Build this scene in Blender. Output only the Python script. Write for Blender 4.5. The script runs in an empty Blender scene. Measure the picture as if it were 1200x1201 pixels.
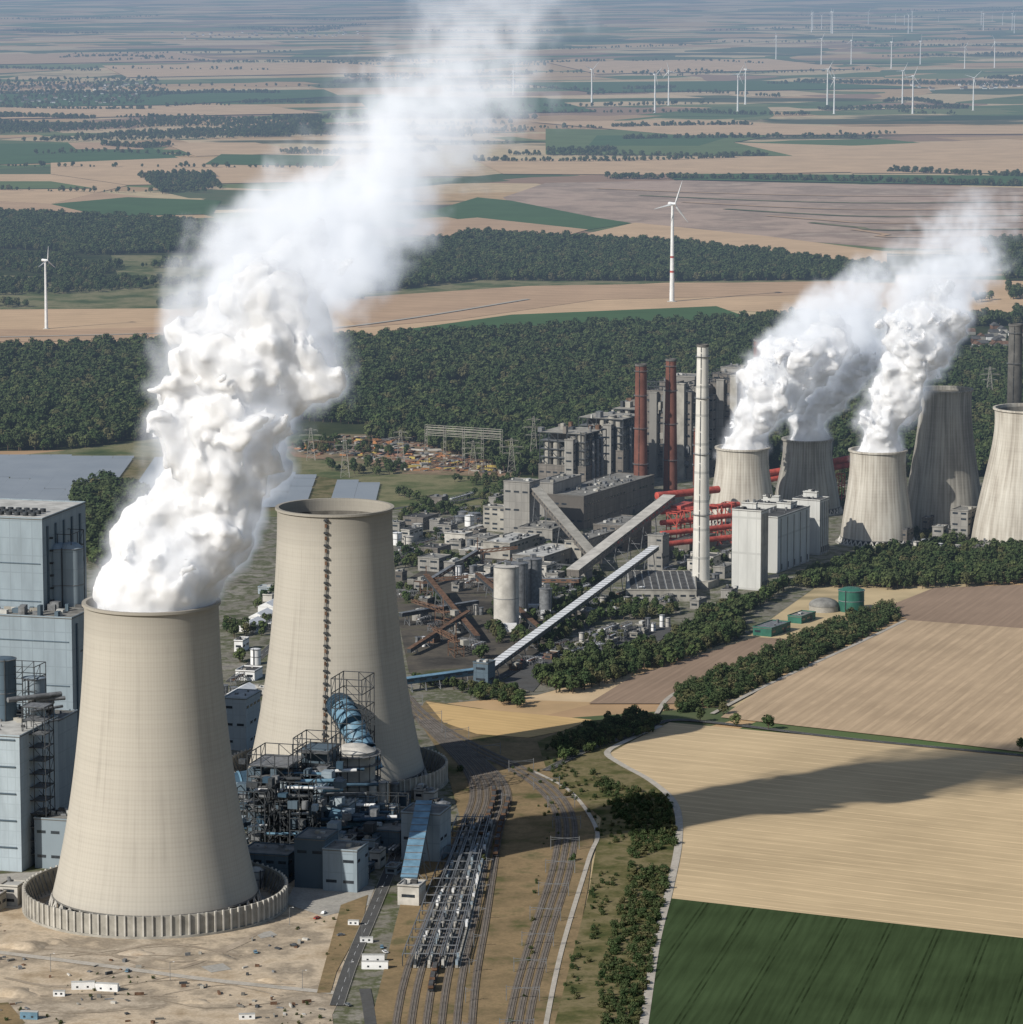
import bpy, math, random
import numpy as np
from mathutils import Vector, Matrix
from mathutils.geometry import tessellate_polygon
from math import sin, cos, tan, radians, pi, atan, atan2, hypot
rnd = random.Random(7)
scene = bpy.context.scene
# ---------------------------------------------------------------- image pixels cast through the estimated camera to ground positions and heights (metres)
CAM_H = 540.0; FOC = 4547.0; PITCH = radians(8.44)
def ray(u, v):
    rx = (u-600.0)/FOC; ry = (v-600.5)/FOC
    return rx, cos(PITCH)-ry*sin(PITCH), -sin(PITCH)-ry*cos(PITCH)
def G(u, v):
    a, b, c = ray(u, v); t = CAM_H/-c
    return (a*t, b*t)
def Zat(v, Y):
    a, b, c = ray(600, v); return CAM_H+Y*c/b
def Xat(u, v, Y):
    a, b, c = ray(u, v); return a*Y/b
def MPP(v):
    a, b, c = ray(600, v); return CAM_H/-c/FOC
def pdir(a, b):
    p = G(*a); q = G(*b); return atan2(q[1]-p[1], q[0]-p[0])
# ---------------------------------------------------------------- materials
MATS = {}
def nodes_of(name):
    m = bpy.data.materials.new(name); m.use_nodes = True
    nt = m.node_tree; nt.nodes.clear()
    out = nt.nodes.new('ShaderNodeOutputMaterial')
    MATS[name] = m
    return m, nt, out
class NB:
    def __init__(s, nt): s.nt = nt
    def n(s, t, **k):
        x = s.nt.nodes.new(t)
        for a, b in k.items(): setattr(x, a, b)
        return x
    def put(s, sock, v):
        if isinstance(v, bpy.types.NodeSocket): s.nt.links.new(v, sock)
        else: sock.default_value = v
    def m(s, op, a, b=0.0, c=0.0, clamp=False):
        x = s.n('ShaderNodeMath', operation=op, use_clamp=clamp)
        s.put(x.inputs[0], a); s.put(x.inputs[1], b)
        s.put(x.inputs[2], c)
        return x.outputs[0]
    def vm(s, op, a, b=(0, 0, 0)):
        x = s.n('ShaderNodeVectorMath', operation=op)
        s.put(x.inputs[0], a)
        if op == 'SCALE': s.put(x.inputs[3], b)
        else: s.put(x.inputs[1], b)
        return x.outputs['Value'] if op in ('DOT_PRODUCT', 'LENGTH') else x.outputs[0]
    def noise(s, vec, scale, detail=4, rough=.55, dim='3D'):
        x = s.n('ShaderNodeTexNoise'); x.noise_dimensions = dim
        s.put(x.inputs['Vector'], vec); s.put(x.inputs['Scale'], scale)
        x.inputs['Detail'].default_value = detail; x.inputs['Roughness'].default_value = rough
        return x.outputs[0]
    def mix(s, f, a, b, mode='MIX'):
        x = s.n('ShaderNodeMix', data_type='RGBA', blend_type=mode)
        s.put(x.inputs[0], f); s.put(x.inputs[6], a); s.put(x.inputs[7], b)
        return x.outputs[2]
    def rng(s, v, a, b, c=0.0, d=1.0, smooth=False):
        x = s.n('ShaderNodeMapRange'); x.clamp = True
        if smooth: x.interpolation_type = 'SMOOTHSTEP'
        s.put(x.inputs[0], v)
        for i, q in enumerate((a, b, c, d)): s.put(x.inputs[i+1], q)
        return x.outputs[0]
    def ramp(s, f, pts, const=False):
        x = s.n('ShaderNodeValToRGB'); cr = x.color_ramp
        if const: cr.interpolation = 'CONSTANT'
        while len(cr.elements) > 1: cr.elements.remove(cr.elements[-1])
        cr.elements[0].position = pts[0][0]; cr.elements[0].color = (*pts[0][1], 1)
        for p, c in pts[1:]:
            e = cr.elements.new(p); e.color = (*c, 1)
        s.put(x.inputs[0], f)
        return x.outputs[0]
    def pos(s): return s.n('ShaderNodeNewGeometry').outputs['Position']
    def sep(s, v):
        x = s.n('ShaderNodeSeparateXYZ'); s.put(x.inputs[0], v); return x.outputs
    def comb(s, a, b, c):
        x = s.n('ShaderNodeCombineXYZ')
        for i, q in enumerate((a, b, c)): s.put(x.inputs[i], q)
        return x.outputs[0]
    def bsdf(s, out, col, rough=.8, metal=0.0, spec=.3, bump=None, bstr=.3, bdist=.5):
        b = s.n('ShaderNodeBsdfPrincipled')
        s.put(b.inputs['Base Color'], col); s.put(b.inputs['Roughness'], rough)
        b.inputs['Metallic'].default_value = metal
        b.inputs['Specular IOR Level'].default_value = spec
        if bump is not None:
            bn = s.n('ShaderNodeBump'); bn.inputs['Strength'].default_value = bstr; bn.inputs['Distance'].default_value = bdist
            s.put(bn.inputs['Height'], bump); s.nt.links.new(bn.outputs[0], b.inputs['Normal'])
        s.nt.links.new(b.outputs[0], out.inputs[0])
    def diff(s, out, col):
        d = s.n('ShaderNodeBsdfDiffuse'); s.put(d.inputs[0], col); s.nt.links.new(d.outputs[0], out.inputs[0])
def C(c, k=1.0): return (c[0]*k, c[1]*k, c[2]*k, 1)
def basic(name, col, var=.2, scale=.25, rough=.85, metal=0, big=.02, spec=.25):
    m, nt, out = nodes_of(name); b = NB(nt); p = b.pos()
    f = b.rng(b.noise(p, scale*.5, 5, .6), .35, .65)
    c = b.mix(f, C(col, 1-var), C(col, 1+var))
    if rough > .8: b.diff(out, c)
    else: b.bsdf(out, c, rough, metal, spec)
    return m
def clad(name, col, ang, step=6.0, zstep=9.0, var=.12, line=.72, rough=.65, cellw=.15):
    m, nt, out = nodes_of(name); b = NB(nt); p = b.pos()
    A = b.vm('DOT_PRODUCT', p, (cos(ang), sin(ang), 0)); B = b.vm('DOT_PRODUCT', p, (-sin(ang), cos(ang), 0))
    z = b.sep(p)[2]
    def ln(x, st, w):
        fr = b.m('FRACT', b.m('DIVIDE', x, st)); return b.m('LESS_THAN', fr, w)
    l = b.m('MAXIMUM', b.m('MAXIMUM', ln(A, step, .09), ln(B, step, .09)), ln(z, zstep, .06))
    cell = b.comb(b.m('FLOOR', b.m('DIVIDE', A, step)), b.m('FLOOR', b.m('DIVIDE', B, step)), b.m('FLOOR', b.m('DIVIDE', z, zstep)))
    w = b.n('ShaderNodeTexWhiteNoise'); nt.links.new(cell, w.inputs[0])
    n = b.noise(b.vm('MULTIPLY', p, (1, 1, .2)), .16, 5, .6)
    f = b.rng(b.m('ADD', b.m('MULTIPLY', w.outputs[0], cellw), b.m('MULTIPLY', n, 1-cellw)), .3, .7)
    c = b.mix(f, C(col, 1-var), C(col, 1+var))
    c = b.mix(b.m('MULTIPLY', l, .7), c, C(col, line))
    b.bsdf(out, c, rough, 0, .2)
    return m
A_OLD = radians(64); A_NEW = radians(75)
basic('concrete_grey', (.30, .285, .25)); basic('concrete_light', (.43, .41, .37), .2)
basic('concrete_dark', (.13, .125, .115)); basic('roof_grey', (.20, .195, .18), .3)
basic('roof_light', (.42, .415, .39), .2); basic('roof_dark', (.08, .08, .08), .3)
basic('steel_dark', (.045, .05, .055), .3, 1.0, .6); basic('steel_grey', (.15, .155, .16), .3, .8, .5)
basic('rust', (.13, .08, .055), .4, .5); basic('white_paint', (.70, .70, .69), .1, .3, .5)
basic('window_dark', (.03, .037, .045), .3, 1.0, .15, spec=.6)
basic('red_paint', (.40, .075, .055), .3, .4, .5); basic('blue_duct', (.135, .24, .32), .25, .3, .45)
basic('blue_dark', (.04, .075, .11), .25, .3, .45); basic('green_paint', (.03, .12, .085), .2, .3, .5)
basic('orange_paint', (.38, .18, .08), .3); basic('rubber', (.02, .02, .02), .1)
basic('brick_stock', (.22, .12, .085), .3)
basic('yellow_paint', (.42, .33, .10), .2); basic('rail_steel', (.22, .19, .17), .2)
clad('clad_blue', (.235, .285, .32), A_NEW, 7.5, 11.0, .14, .82, cellw=.08); clad('clad_blue_light', (.33, .385, .42), A_NEW, 5.0, 8.0, .14, .82, cellw=.08)
clad('clad_blue_dark', (.085, .12, .15), A_NEW, 6.0, 9.0)
clad('clad_grey', (.24, .23, .21), A_OLD, 6.0, 8.0, .2); clad('clad_white', (.48, .48, .455), A_OLD, 8.0, 30.0, .12, .8)
clad('clad_brown', (.15, .135, .118), A_OLD, 8.0, 7.0, .25, .55)
basic('chimney_red', (.15, .068, .052), .25, .12)
def chimney_white():
    m, nt, out = nodes_of('chimney_concrete'); b = NB(nt); p = b.pos(); z = b.sep(p)[2]
    n = b.noise(b.vm('MULTIPLY', p, (1, 1, .08)), .5, 4)
    c = b.mix(b.rng(n, .3, .7), C((.50, .48, .43)), C((.64, .62, .57)))
    l = b.m('LESS_THAN', b.m('FRACT', b.m('DIVIDE', z, 24.0)), .09)
    c = b.mix(b.m('MULTIPLY', l, .6), c, C((.3, .3, .28)))
    b.bsdf(out, c, .8)
chimney_white()
def tower_mat(name, col, stain, stainamt, lo=.88):
    m, nt, out = nodes_of(name); b = NB(nt)
    oc = b.n('ShaderNodeTexCoord').outputs['Object']; x, y, z = b.sep(oc)[:3]
    ang = b.m('ARCTAN2', y, x)
    rib = b.m('SINE', b.m('MULTIPLY', ang, 150.0))
    lift = b.m('SINE', b.m('MULTIPLY', z, 2*pi/2.6))
    cyl = b.comb(b.m('MULTIPLY', ang, 40.0), b.m('MULTIPLY', z, .04), 3.0)
    s1 = b.noise(cyl, .35, 5, .6)
    s2 = b.noise(b.comb(b.m('MULTIPLY', ang, 40.0), b.m('MULTIPLY', z, .35), 0), .045, 5, .6)
    bandn = b.noise(b.comb(0.0, 0.0, z), .16, 5, .7)
    f = b.m('ADD', b.m('MULTIPLY', s1, .42), b.m('ADD', b.m('MULTIPLY', s2, .33), b.m('MULTIPLY', bandn, .25)))
    c = b.mix(b.rng(f, .36, .64), C(col, lo), C(col, 2-lo))
    c = b.mix(b.m('MULTIPLY', b.rng(rib, -1, 1), .10), c, C(col, .45))
    c = b.mix(b.m('MULTIPLY', b.rng(lift, .2, 1), .10), c, C(col, .5))
    st = b.m('MULTIPLY', b.rng(b.m('ADD', b.m('MULTIPLY', s1, .6), b.m('MULTIPLY', s2, .5)), .5, .68), stainamt)
    c = b.mix(st, c, C(stain))
    rimn = b.rng(b.m('ADD', b.m('DIVIDE', z, 172.0), b.m('MULTIPLY', s1, .10)), .95, 1.06)
    c = b.mix(b.m('MULTIPLY', rimn, .55), c, C(col, .55))
    b.diff(out, c)
tower_mat('tower_concrete', (.425, .395, .34), (.30, .28, .24), .35, .80)
tower_mat('tower_concrete_old', (.40, .365, .31), (.56, .54, .48), .7, .72)
tower_mat('tower_concrete_dark', (.27, .255, .225), (.45, .43, .38), .7, .68)  # darker concrete tone; on S2 it paints in the shade it stands in
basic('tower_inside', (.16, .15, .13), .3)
def ground_far():
    m, nt, out = nodes_of('farmland'); b = NB(nt); p = b.pos()
    def patch(ang, sx, sy, seed):
        r = b.comb(b.m('DIVIDE', b.vm('DOT_PRODUCT', p, (cos(ang), sin(ang), 0)), sx), b.m('DIVIDE', b.vm('DOT_PRODUCT', p, (-sin(ang), cos(ang), 0)), sy), seed)
        v = b.n('ShaderNodeTexVoronoi'); v.feature = 'F1'; v.distance = 'CHEBYCHEV'
        nt.links.new(r, v.inputs['Vector']); v.inputs['Scale'].default_value = 1; v.inputs['Randomness'].default_value = .75
        return b.sep(v.outputs['Color'])
    P1 = patch(.35, 520, 300, 1.0); P2 = patch(-.5, 330, 700, 5.0)
    sel = b.m('GREATER_THAN', b.noise(p, .0004, 1), .5)
    w = b.m('ADD', b.m('MULTIPLY', P1[0], b.m('SUBTRACT', 1.0, sel)), b.m('MULTIPLY', P2[0], sel))
    w2 = b.m('ADD', b.m('MULTIPLY', P1[1], b.m('SUBTRACT', 1.0, sel)), b.m('MULTIPLY', P2[1], sel))
    c = b.ramp(w, [(0, (.52, .35, .19)), (.17, (.30, .19, .13)), (.28, (.065, .13, .045)), (.43, (.60, .45, .28)), (.55, (.13, .18, .07)), (.65, (.46, .30, .17)), (.76, (.05, .095, .04)), (.87, (.56, .44, .26))], True)
    c = b.mix(b.rng(w2, 0, 1, 0, .2), c, C((.22, .17, .11)))
    n = b.noise(p, .025, 4)
    c = b.mix(b.rng(n, .35, .65, 0, .3), c, C((.16, .13, .08)))
    cop = b.rng(b.noise(b.vm('MULTIPLY', p, (.4, 1, 1)), .0012, 6, .62), .57, .60)
    c = b.mix(b.m('MULTIPLY', cop, .9), c, C((.03, .05, .025)))
    b.diff(out, c)
ground_far()
def patchy(name, cols, scale=.03, detail=6, rough=.95, fine=.6, lo=.32, hi=.68):
    m, nt, out = nodes_of(name); b = NB(nt); p = b.pos()
    n = b.noise(p, scale, detail, .64)
    pts = [(i/(len(cols)-1), c) for i, c in enumerate(cols)]
    c = b.ramp(b.rng(n, lo, hi), pts)
    n2 = b.noise(p, fine, 2)
    c = b.mix(b.rng(n2, .35, .65, 0, .4), c, b.mix(.5, c, C((.05, .045, .035))))
    b.diff(out, c)
patchy('plant_ground', [(.06, .085, .03), (.12, .115, .085), (.22, .205, .17), (.09, .10, .05), (.28, .26, .22), (.15, .14, .13)], .025)
patchy('sandy_ground', [(.20, .15, .10), (.38, .295, .20), (.54, .44, .32), (.29, .24, .18), (.50, .42, .32), (.34, .25, .17)], .017, lo=.28, hi=.72)
patchy('concrete_apron', [(.30, .285, .26), (.38, .36, .32), (.26, .25, .23)], .03)
patchy('wheel_tracks', [(.26, .21, .16), (.34, .28, .21), (.46, .38, .29)], .05)
patchy('dry_grass', [(.09, .095, .04), (.20, .15, .085), (.27, .195, .11), (.14, .125, .065)], .03)
patchy('grass', [(.05, .065, .024), (.11, .105, .045), (.20, .165, .09), (.08, .085, .035)], .035)
patchy('scrub', [(.04, .065, .025), (.10, .12, .05), (.22, .20, .11), (.08, .10, .04)], .012)
patchy('coal_ground', [(.035, .032, .03), (.07, .065, .058), (.12, .105, .085), (.06, .075, .03)], .02)
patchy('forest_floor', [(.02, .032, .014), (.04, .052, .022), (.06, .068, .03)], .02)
patchy('asphalt', [(.07, .07, .07), (.10, .10, .098), (.085, .083, .08)], .05)
patchy('ballast', [(.12, .095, .075), (.19, .155, .12), (.14, .115, .095)], .08)
patchy('dirt_road', [(.34, .31, .26), (.46, .42, .36), (.40, .36, .30)], .04)
patchy('pit', [(.38, .27, .21), (.46, .34, .26), (.30, .22, .17), (.50, .39, .30)], .005)
patchy('stockyard_dirt', [(.24, .155, .10), (.31, .21, .14), (.16, .14, .08), (.28, .20, .14)], .02)
def field(name, col, ang, spacing, lw=.06, contrast=.25, lighter=True, sp2=None, wob=0.0, var=.14):
    m, nt, out = nodes_of(name); b = NB(nt); p = b.pos()
    if wob:
        w = b.m('MULTIPLY', b.m('SUBTRACT', b.noise(p, .004, 2), .5), wob)
    else: w = 0.0
    d = b.m('ADD', b.vm('DOT_PRODUCT', p, (-sin(ang), cos(ang), 0)), w)
    a = b.vm('DOT_PRODUCT', p, (cos(ang), sin(ang), 0))
    fr = b.m('FRACT', b.m('DIVIDE', d, spacing))
    l = b.m('LESS_THAN', fr, lw)
    if sp2:
        l = b.m('MAXIMUM', l, b.m('MULTIPLY', b.m('GREATER_THAN', fr, sp2), b.m('LESS_THAN', fr, sp2+lw)))
    st = b.noise(b.comb(b.m('MULTIPLY', a, .015), b.m('MULTIPLY', d, .35), 0), 1.0, 3)
    big = b.noise(p, .011, 6)
    f = b.m('ADD', b.m('MULTIPLY', st, .45), b.m('MULTIPLY', big, .55))
    c = b.mix(b.rng(f, .36, .64), C(col, 1-var), C(col, 1+var))
    ln = b.m('MULTIPLY', l, b.rng(b.noise(p, .06, 2), .35, .6, .3, 1.0))
    c = b.mix(b.m('MULTIPLY', ln, contrast), c, C(col, 1.6) if lighter else C(col, .25))
    b.diff(out, c)
field('stubble', (.49, .375, .23), pdir((850, 1010), (1150, 1045)), 14.0, .09, .55, True, None, 14, .17)
field('stubble_far', (.41, .305, .20), pdir((930, 830), (1060, 745)), 12.0, .3, .28, True, None, 0, .17)
field('crop_green', (.044, .066, .030), pdir((800, 1200), (880, 1075)), 27.0, .04, .65, False, .10, 0, .3)
field('ploughed', (.27, .195, .14), pdir((930, 830), (1060, 745)), 8.0, .3, .15, True)
field('stubble_gold', (.50, .345, .165), pdir((510, 830), (680, 850)), 8.0, .3, .15, True)
field('tan_field', (.50, .35, .215), .3, 30.0, .2, .2, True); field('tan_field_b', (.42, .285, .18), -.3, 40.0, .3, .15, True)
field('green_field', (.06, .11, .045), .2, 30.0, .15, .2, True); field('olive_field', (.11, .15, .06), .1, 30.0, .15, .2, True)
def foliage(name, c1, c2, c3):
    m, nt, out = nodes_of(name); b = NB(nt)
    oi = b.n('ShaderNodeObjectInfo'); p = b.pos()
    n = b.noise(p, .12, 4, .65)
    c = b.mix(b.rng(n, .35, .65), C(c1), C(c2))
    c = b.mix(b.rng(oi.outputs['Random'], 0, 1, 0, .6), c, C(c3))
    b.diff(out, c)
foliage('foliage', (.040, .068, .025), (.084, .112, .042), (.112, .122, .054))
foliage('foliage_dark', (.029, .052, .023), (.056, .080, .033), (.075, .088, .041))
foliage('foliage_olive', (.05, .064, .026), (.09, .096, .042), (.12, .106, .058))
basic('bark', (.10, .075, .055))
def solar():
    m, nt, out = nodes_of('solar_glass'); b = NB(nt); p = b.pos()
    n = b.noise(p, .02, 3)
    c = b.mix(n, C((.16, .185, .215)), C((.24, .265, .29)))
    b.bsdf(out, c, .55, 0, .35)
solar()
# ---------------------------------------------------------------- mesh builder
class MB:
    def __init__(s): s.v = []; s.f = []; s.m = []; s.sm = []; s.names = []
    def mi(s, m):
        if m not in s.names: s.names.append(m)
        return s.names.index(m)
    def add(s, vs, fs, m, smooth=False):
        o = len(s.v); s.v.extend(vs); k = s.mi(m)
        for f in fs: s.f.append([i+o for i in f]); s.m.append(k); s.sm.append(smooth)
    def box(s, x, y, z, dx, dy, dz, a=0, m='concrete_grey', taper=1.0):
        c, n = cos(a), sin(a); vs = []
        for k, t in ((0, 1), (1, taper)):
            for sx, sy in ((-1, -1), (1, -1), (1, 1), (-1, 1)):
                lx, ly = sx*dx/2*t, sy*dy/2*t
                vs.append((x+lx*c-ly*n, y+lx*n+ly*c, z+k*dz))
        s.add(vs, [(0, 3, 2, 1), (4, 5, 6, 7), (0, 1, 5, 4), (1, 2, 6, 5), (2, 3, 7, 6), (3, 0, 4, 7)], m)
    def tube(s, p, q, r, m, n=10, r2=None, cap=True):
        p = Vector(p); q = Vector(q); d = q-p
        if d.length < 1e-6: return
        r2 = r if r2 is None else r2
        w = d.normalized(); u = w.orthogonal().normalized()
        if n == 4:
            up = Vector((0, 0, 1)) if abs(w.z) < .95 else Vector((1, 0, 0))
            u = w.cross(up).normalized(); vv = w.cross(u); u = (u+vv).normalized()
        v = w.cross(u)
        A = [p+(u*cos(2*pi*i/n)+v*sin(2*pi*i/n))*r for i in range(n)]
        B = [q+(u*cos(2*pi*i/n)+v*sin(2*pi*i/n))*r2 for i in range(n)]
        s.add([tuple(a) for a in A+B], [(i, (i+1) % n, n+(i+1) % n, n+i) for i in range(n)], m, n > 4)
        if cap:
            s.add([tuple(a) for a in A], [tuple(reversed(range(n)))], m); s.add([tuple(a) for a in B], [tuple(range(n))], m)
    def beam(s, p, q, w, m='steel_grey'): s.tube(p, q, w*.7, m, 4)
    def lathe(s, x, y, prof, n, m, smooth=True):
        vs = [(x+r*cos(2*pi*i/n), y+r*sin(2*pi*i/n), z) for r, z in prof for i in range(n)]
        fs = [(k*n+i, k*n+(i+1) % n, (k+1)*n+(i+1) % n, (k+1)*n+i) for k in range(len(prof)-1) for i in range(n)]
        s.add(vs, fs, m, smooth)
    def frame(s, x, y, z, dx, dy, dz, a, nx, ny, nz, w=.5, m='steel_grey', diag=True):
        c, n = cos(a), sin(a)
        def P(i, j, k):
            lx = -dx/2+dx*i/nx; ly = -dy/2+dy*j/ny
            return (x+lx*c-ly*n, y+lx*n+ly*c, z+dz*k/nz)
        for i in range(nx+1):
            for j in range(ny+1):
                if 0 < i < nx and 0 < j < ny: continue
                s.beam(P(i, j, 0), P(i, j, nz), w, m)
        for k in range(1, nz+1):
            for j in (0, ny):
                s.beam(P(0, j, k), P(nx, j, k), w*.8, m)
                if diag:
                    for i in range(nx):
                        if (i+k) % 2: s.beam(P(i, j, k-1), P(i+1, j, k), w*.5, m)
            for i in (0, nx):
                s.beam(P(i, 0, k), P(i, ny, k), w*.8, m)
                if diag:
                    for j in range(ny):
                        if (j+k) % 2: s.beam(P(i, j, k-1), P(i, j+1, k), w*.5, m)
    def tank(s, x, y, z, r, h, m, n=24, dome=.15, rail=True):
        s.lathe(x, y, [(r, z), (r, z+h)], n, m)
        s.lathe(x, y, [(r+.15, z+h), (r*.6, z+h+r*dome*.7), (.05, z+h+r*dome)], n, m, False)
        s.lathe(x, y, [(r+.15, z+h*.5), (r+.25, z+h*.5+.3), (r, z+h*.5+.5)], n, 'steel_grey')
        s.lathe(x, y, [(r, z+h-.2), (r+.5, z+h-.2), (r+.5, z+h+.2), (r, z+h+.2)], n, 'steel_grey', False)
        a = rnd.uniform(3.6, 5.8)
        s.beam((x+(r+.5)*cos(a), y+(r+.5)*sin(a), z), (x+(r+.5)*cos(a), y+(r+.5)*sin(a), z+h+1), .5, 'steel_dark')
    def obj(s, name, origin=None, parent=None):
        V = np.array(s.v, dtype=float)
        if origin is None:
            mn = V.min(0); mx = V.max(0); origin = ((mn[0]+mx[0])/2, (mn[1]+mx[1])/2, mn[2])
        V = V-np.array(origin)
        me = bpy.data.meshes.new(name)
        me.from_pydata(V.tolist(), [], s.f)
        for nme in s.names: me.materials.append(MATS[nme])
        me.polygons.foreach_set('material_index', s.m); me.polygons.foreach_set('use_smooth', s.sm)
        me.update()
        o = bpy.data.objects.new(name, me); o.location = origin
        scene.collection.objects.link(o)
        return o
# ---------------------------------------------------------------- ground sheets
def sheet(name, px, mat, layer, h=.12, raw=None):
    pts = raw if raw else [G(*p) for p in px]
    V = [Vector((p[0], p[1], 0)) for p in pts]
    tri = tessellate_polygon([V])
    me = bpy.data.meshes.new(name)
    fs = []
    for t in tri:
        a, b_, c = (V[i] for i in t)
        fs.append(t if (b_-a).cross(c-a).z > 0 else tuple(reversed(t)))
    me.from_pydata([(p[0], p[1], 0) for p in pts], [], fs); me.materials.append(MATS[mat])
    o = bpy.data.objects.new(name, me); o.location.z = layer*h
    scene.collection.objects.link(o); return o
def catmull(P, step=8.0):
    out = []
    P = [P[0]]+list(P)+[P[-1]]
    for i in range(1, len(P)-2):
        p0, p1, p2, p3 = (np.array(P[i+k], float) for k in (-1, 0, 1, 2))
        n = max(2, int(np.linalg.norm(p2-p1)/step))
        for k in range(n):
            t = k/n
            out.append(tuple(.5*((2*p1)+(-p0+p2)*t+(2*p0-5*p1+4*p2-p3)*t*t+(-p0+3*p1-3*p2+p3)*t**3)))
    out.append(tuple(P[-2])); return out
def offset(line, d):
    r = []
    for i, p in enumerate(line):
        a = line[max(0, i-1)]; c = line[min(len(line)-1, i+1)]
        dx, dy = c[0]-a[0], c[1]-a[1]; L = hypot(dx, dy) or 1
        r.append((p[0]-dy/L*d, p[1]+dx/L*d))
    return r
def strip_mesh(mb, line, o1, o2, z, mat):
    A = offset(line, o1); B = offset(line, o2); n = len(line)
    mb.add([(p[0], p[1], z) for p in A]+[(p[0], p[1], z) for p in B], [(i, i+1, n+i+1, n+i) for i in range(n-1)], mat)
def road(name, px, w, mat, layer, marks=False, raw=None):
    line = catmull(raw or [G(*p) for p in px]); mb = MB(); z = layer*.12
    strip_mesh(mb, line, w/2, -w/2, z, mat)
    if marks:
        for i in range(0, len(line)-1, 2):
            strip_mesh(mb, [line[i], line[i+1]], .07, -.07, z+.03, 'white_paint')
        for sgn in (1, -1):
            strip_mesh(mb, line, sgn*(w/2+.25), sgn*(w/2), z+.12, 'concrete_grey')
    return mb.obj(name), line
me = bpy.data.meshes.new('ground'); R = 90000
me.from_pydata([(-R, -2000, 0), (R, -2000, 0), (R, 140000, 0), (-R, 140000, 0)], [], [(0, 1, 2, 3)]); me.materials.append(MATS['farmland'])
go = bpy.data.objects.new('ground', me); scene.collection.objects.link(go)
sheet('plant_ground', [(-80, 1300), (-80, 620), (180, 598), (440, 585), (600, 570), (760, 540), (1260, 540), (1260, 655), (990, 665), (870, 750), (630, 815), (490, 828), (570, 900), (520, 1000), (470, 1300)], 'plant_ground', 1)
sheet('sandy_ground', [(-80, 1300), (-80, 1040), (60, 1020), (340, 1030), (440, 1040), (425, 1120), (390, 1190), (400, 1300)], 'sandy_ground', 2)
sheet('concrete_apron', [(-80, 1062), (-80, 1030), (60, 1022), (60, 1050), (20, 1066)], 'concrete_apron', 3)
sheet('concrete_apron', [(335, 1060), (350, 1030), (440, 1040), (432, 1062), (380, 1075)], 'concrete_apron', 3)
sheet('foundation_pit', [(236, 1134), (262, 1130), (272, 1137), (248, 1141)], 'concrete_apron', 3)
sheet('foundation_pit', [(300, 1095), (318, 1092), (326, 1097), (306, 1101)], 'concrete_apron', 3)
sheet('grass_verge', [(-80, 1180), (10, 1176), (30, 1200), (-80, 1240)], 'dry_grass', 3)
sheet('grass_verge', [(372, 1165), (400, 1062), (432, 1050), (425, 1085), (395, 1140), (388, 1165)], 'dry_grass', 4.5)
sheet('rail_corridor_ground', [(400, 1300), (440, 1180), (475, 1040), (540, 960), (520, 890), (486, 838), (500, 822), (690, 850), (640, 890), (700, 950), (690, 1040), (640, 1300)], 'dry_grass', 3.5)
sheet('embankment_grass', [(630, 870), (690, 845), (778, 845), (784, 860), (722, 885), (792, 940), (792, 990), (745, 1300), (625, 1300), (690, 1050), (705, 960), (640, 900)], 'grass', 4)
sheet('stubble_field', [(712, 886), (745, 868), (785, 848), (1260, 892), (1260, 1108), (782, 1054), (796, 985), (794, 945), (765, 915)], 'stubble', 5)
sheet('crop_field', [(782, 1054), (1260, 1108), (1260, 1300), (744, 1300), (757, 1190), (768, 1110)], 'crop_green', 6)
sheet('stubble_field', [(845, 842), (905, 800), (1065, 728), (1260, 742), (1260, 890), (1060, 866)], 'stubble_far', 5.3)
sheet('ploughed_field', [(690, 826), (740, 795), (885, 748), (925, 750), (830, 800), (800, 826)], 'ploughed', 5.6)
sheet('ploughed_field', [(1040, 712), (1095, 690), (1260, 684), (1260, 742), (1065, 728)], 'ploughed', 4.3)
sheet('gold_stubble_field', [(500, 824), (560, 832), (694, 845), (660, 858), (620, 866), (560, 862), (520, 848)], 'stubble_gold', 5.9)
sheet('coal_yard_ground', [(460, 690), (520, 655), (600, 655), (680, 690), (700, 700), (620, 790), (560, 800), (480, 790)], 'coal_ground', 3)
sheet('parking_lot', [(588, 800), (640, 770), (720, 735), (800, 733), (800, 745), (700, 770), (640, 795), (625, 812)], 'asphalt', 4)
sheet('solar_park_ground', [(-80, 605), (-80, 532), (190, 536), (300, 550), (445, 568), (436, 594), (180, 605)], 'grass', 2)
sheet('scrub_land', [(-80, 620), (-80, 545), (80, 528), (190, 512), (350, 505), (560, 540), (620, 560), (600, 590), (440, 600), (180, 615)], 'scrub', 1.5)
FAR = .35
def fsheet(n, px, m, l): return sheet(n, px, m, l, FAR)
fsheet('tan_field', [(-80, 360), (190, 362), (250, 372), (430, 352), (600, 338), (790, 328), (1000, 326), (1260, 330), (1260, 368), (900, 366), (780, 362), (520, 382), (400, 400), (220, 412), (-80, 418)], 'tan_field', 1)
fsheet('tan_field', [(380, 352), (620, 336), (1000, 330), (1000, 345), (700, 352), (540, 375), (420, 385)], 'tan_field_b', 2)
fsheet('green_field', [(395, 406), (470, 388), (600, 370), (840, 360), (880, 374), (940, 382), (700, 402)], 'green_field', 3)
fsheet('olive_field', [(60, 412), (220, 398), (260, 404), (80, 420)], 'green_field', 3)
fsheet('tan_field', [(-80, 386), (60, 388), (200, 384), (190, 398), (40, 402), (-80, 400)], 'tan_field_b', 3)
fsheet('open_pit', [(590, 232), (640, 215), (800, 212), (1260, 222), (1260, 288), (1050, 292), (900, 280), (740, 262), (600, 240)], 'pit', 1)
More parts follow.
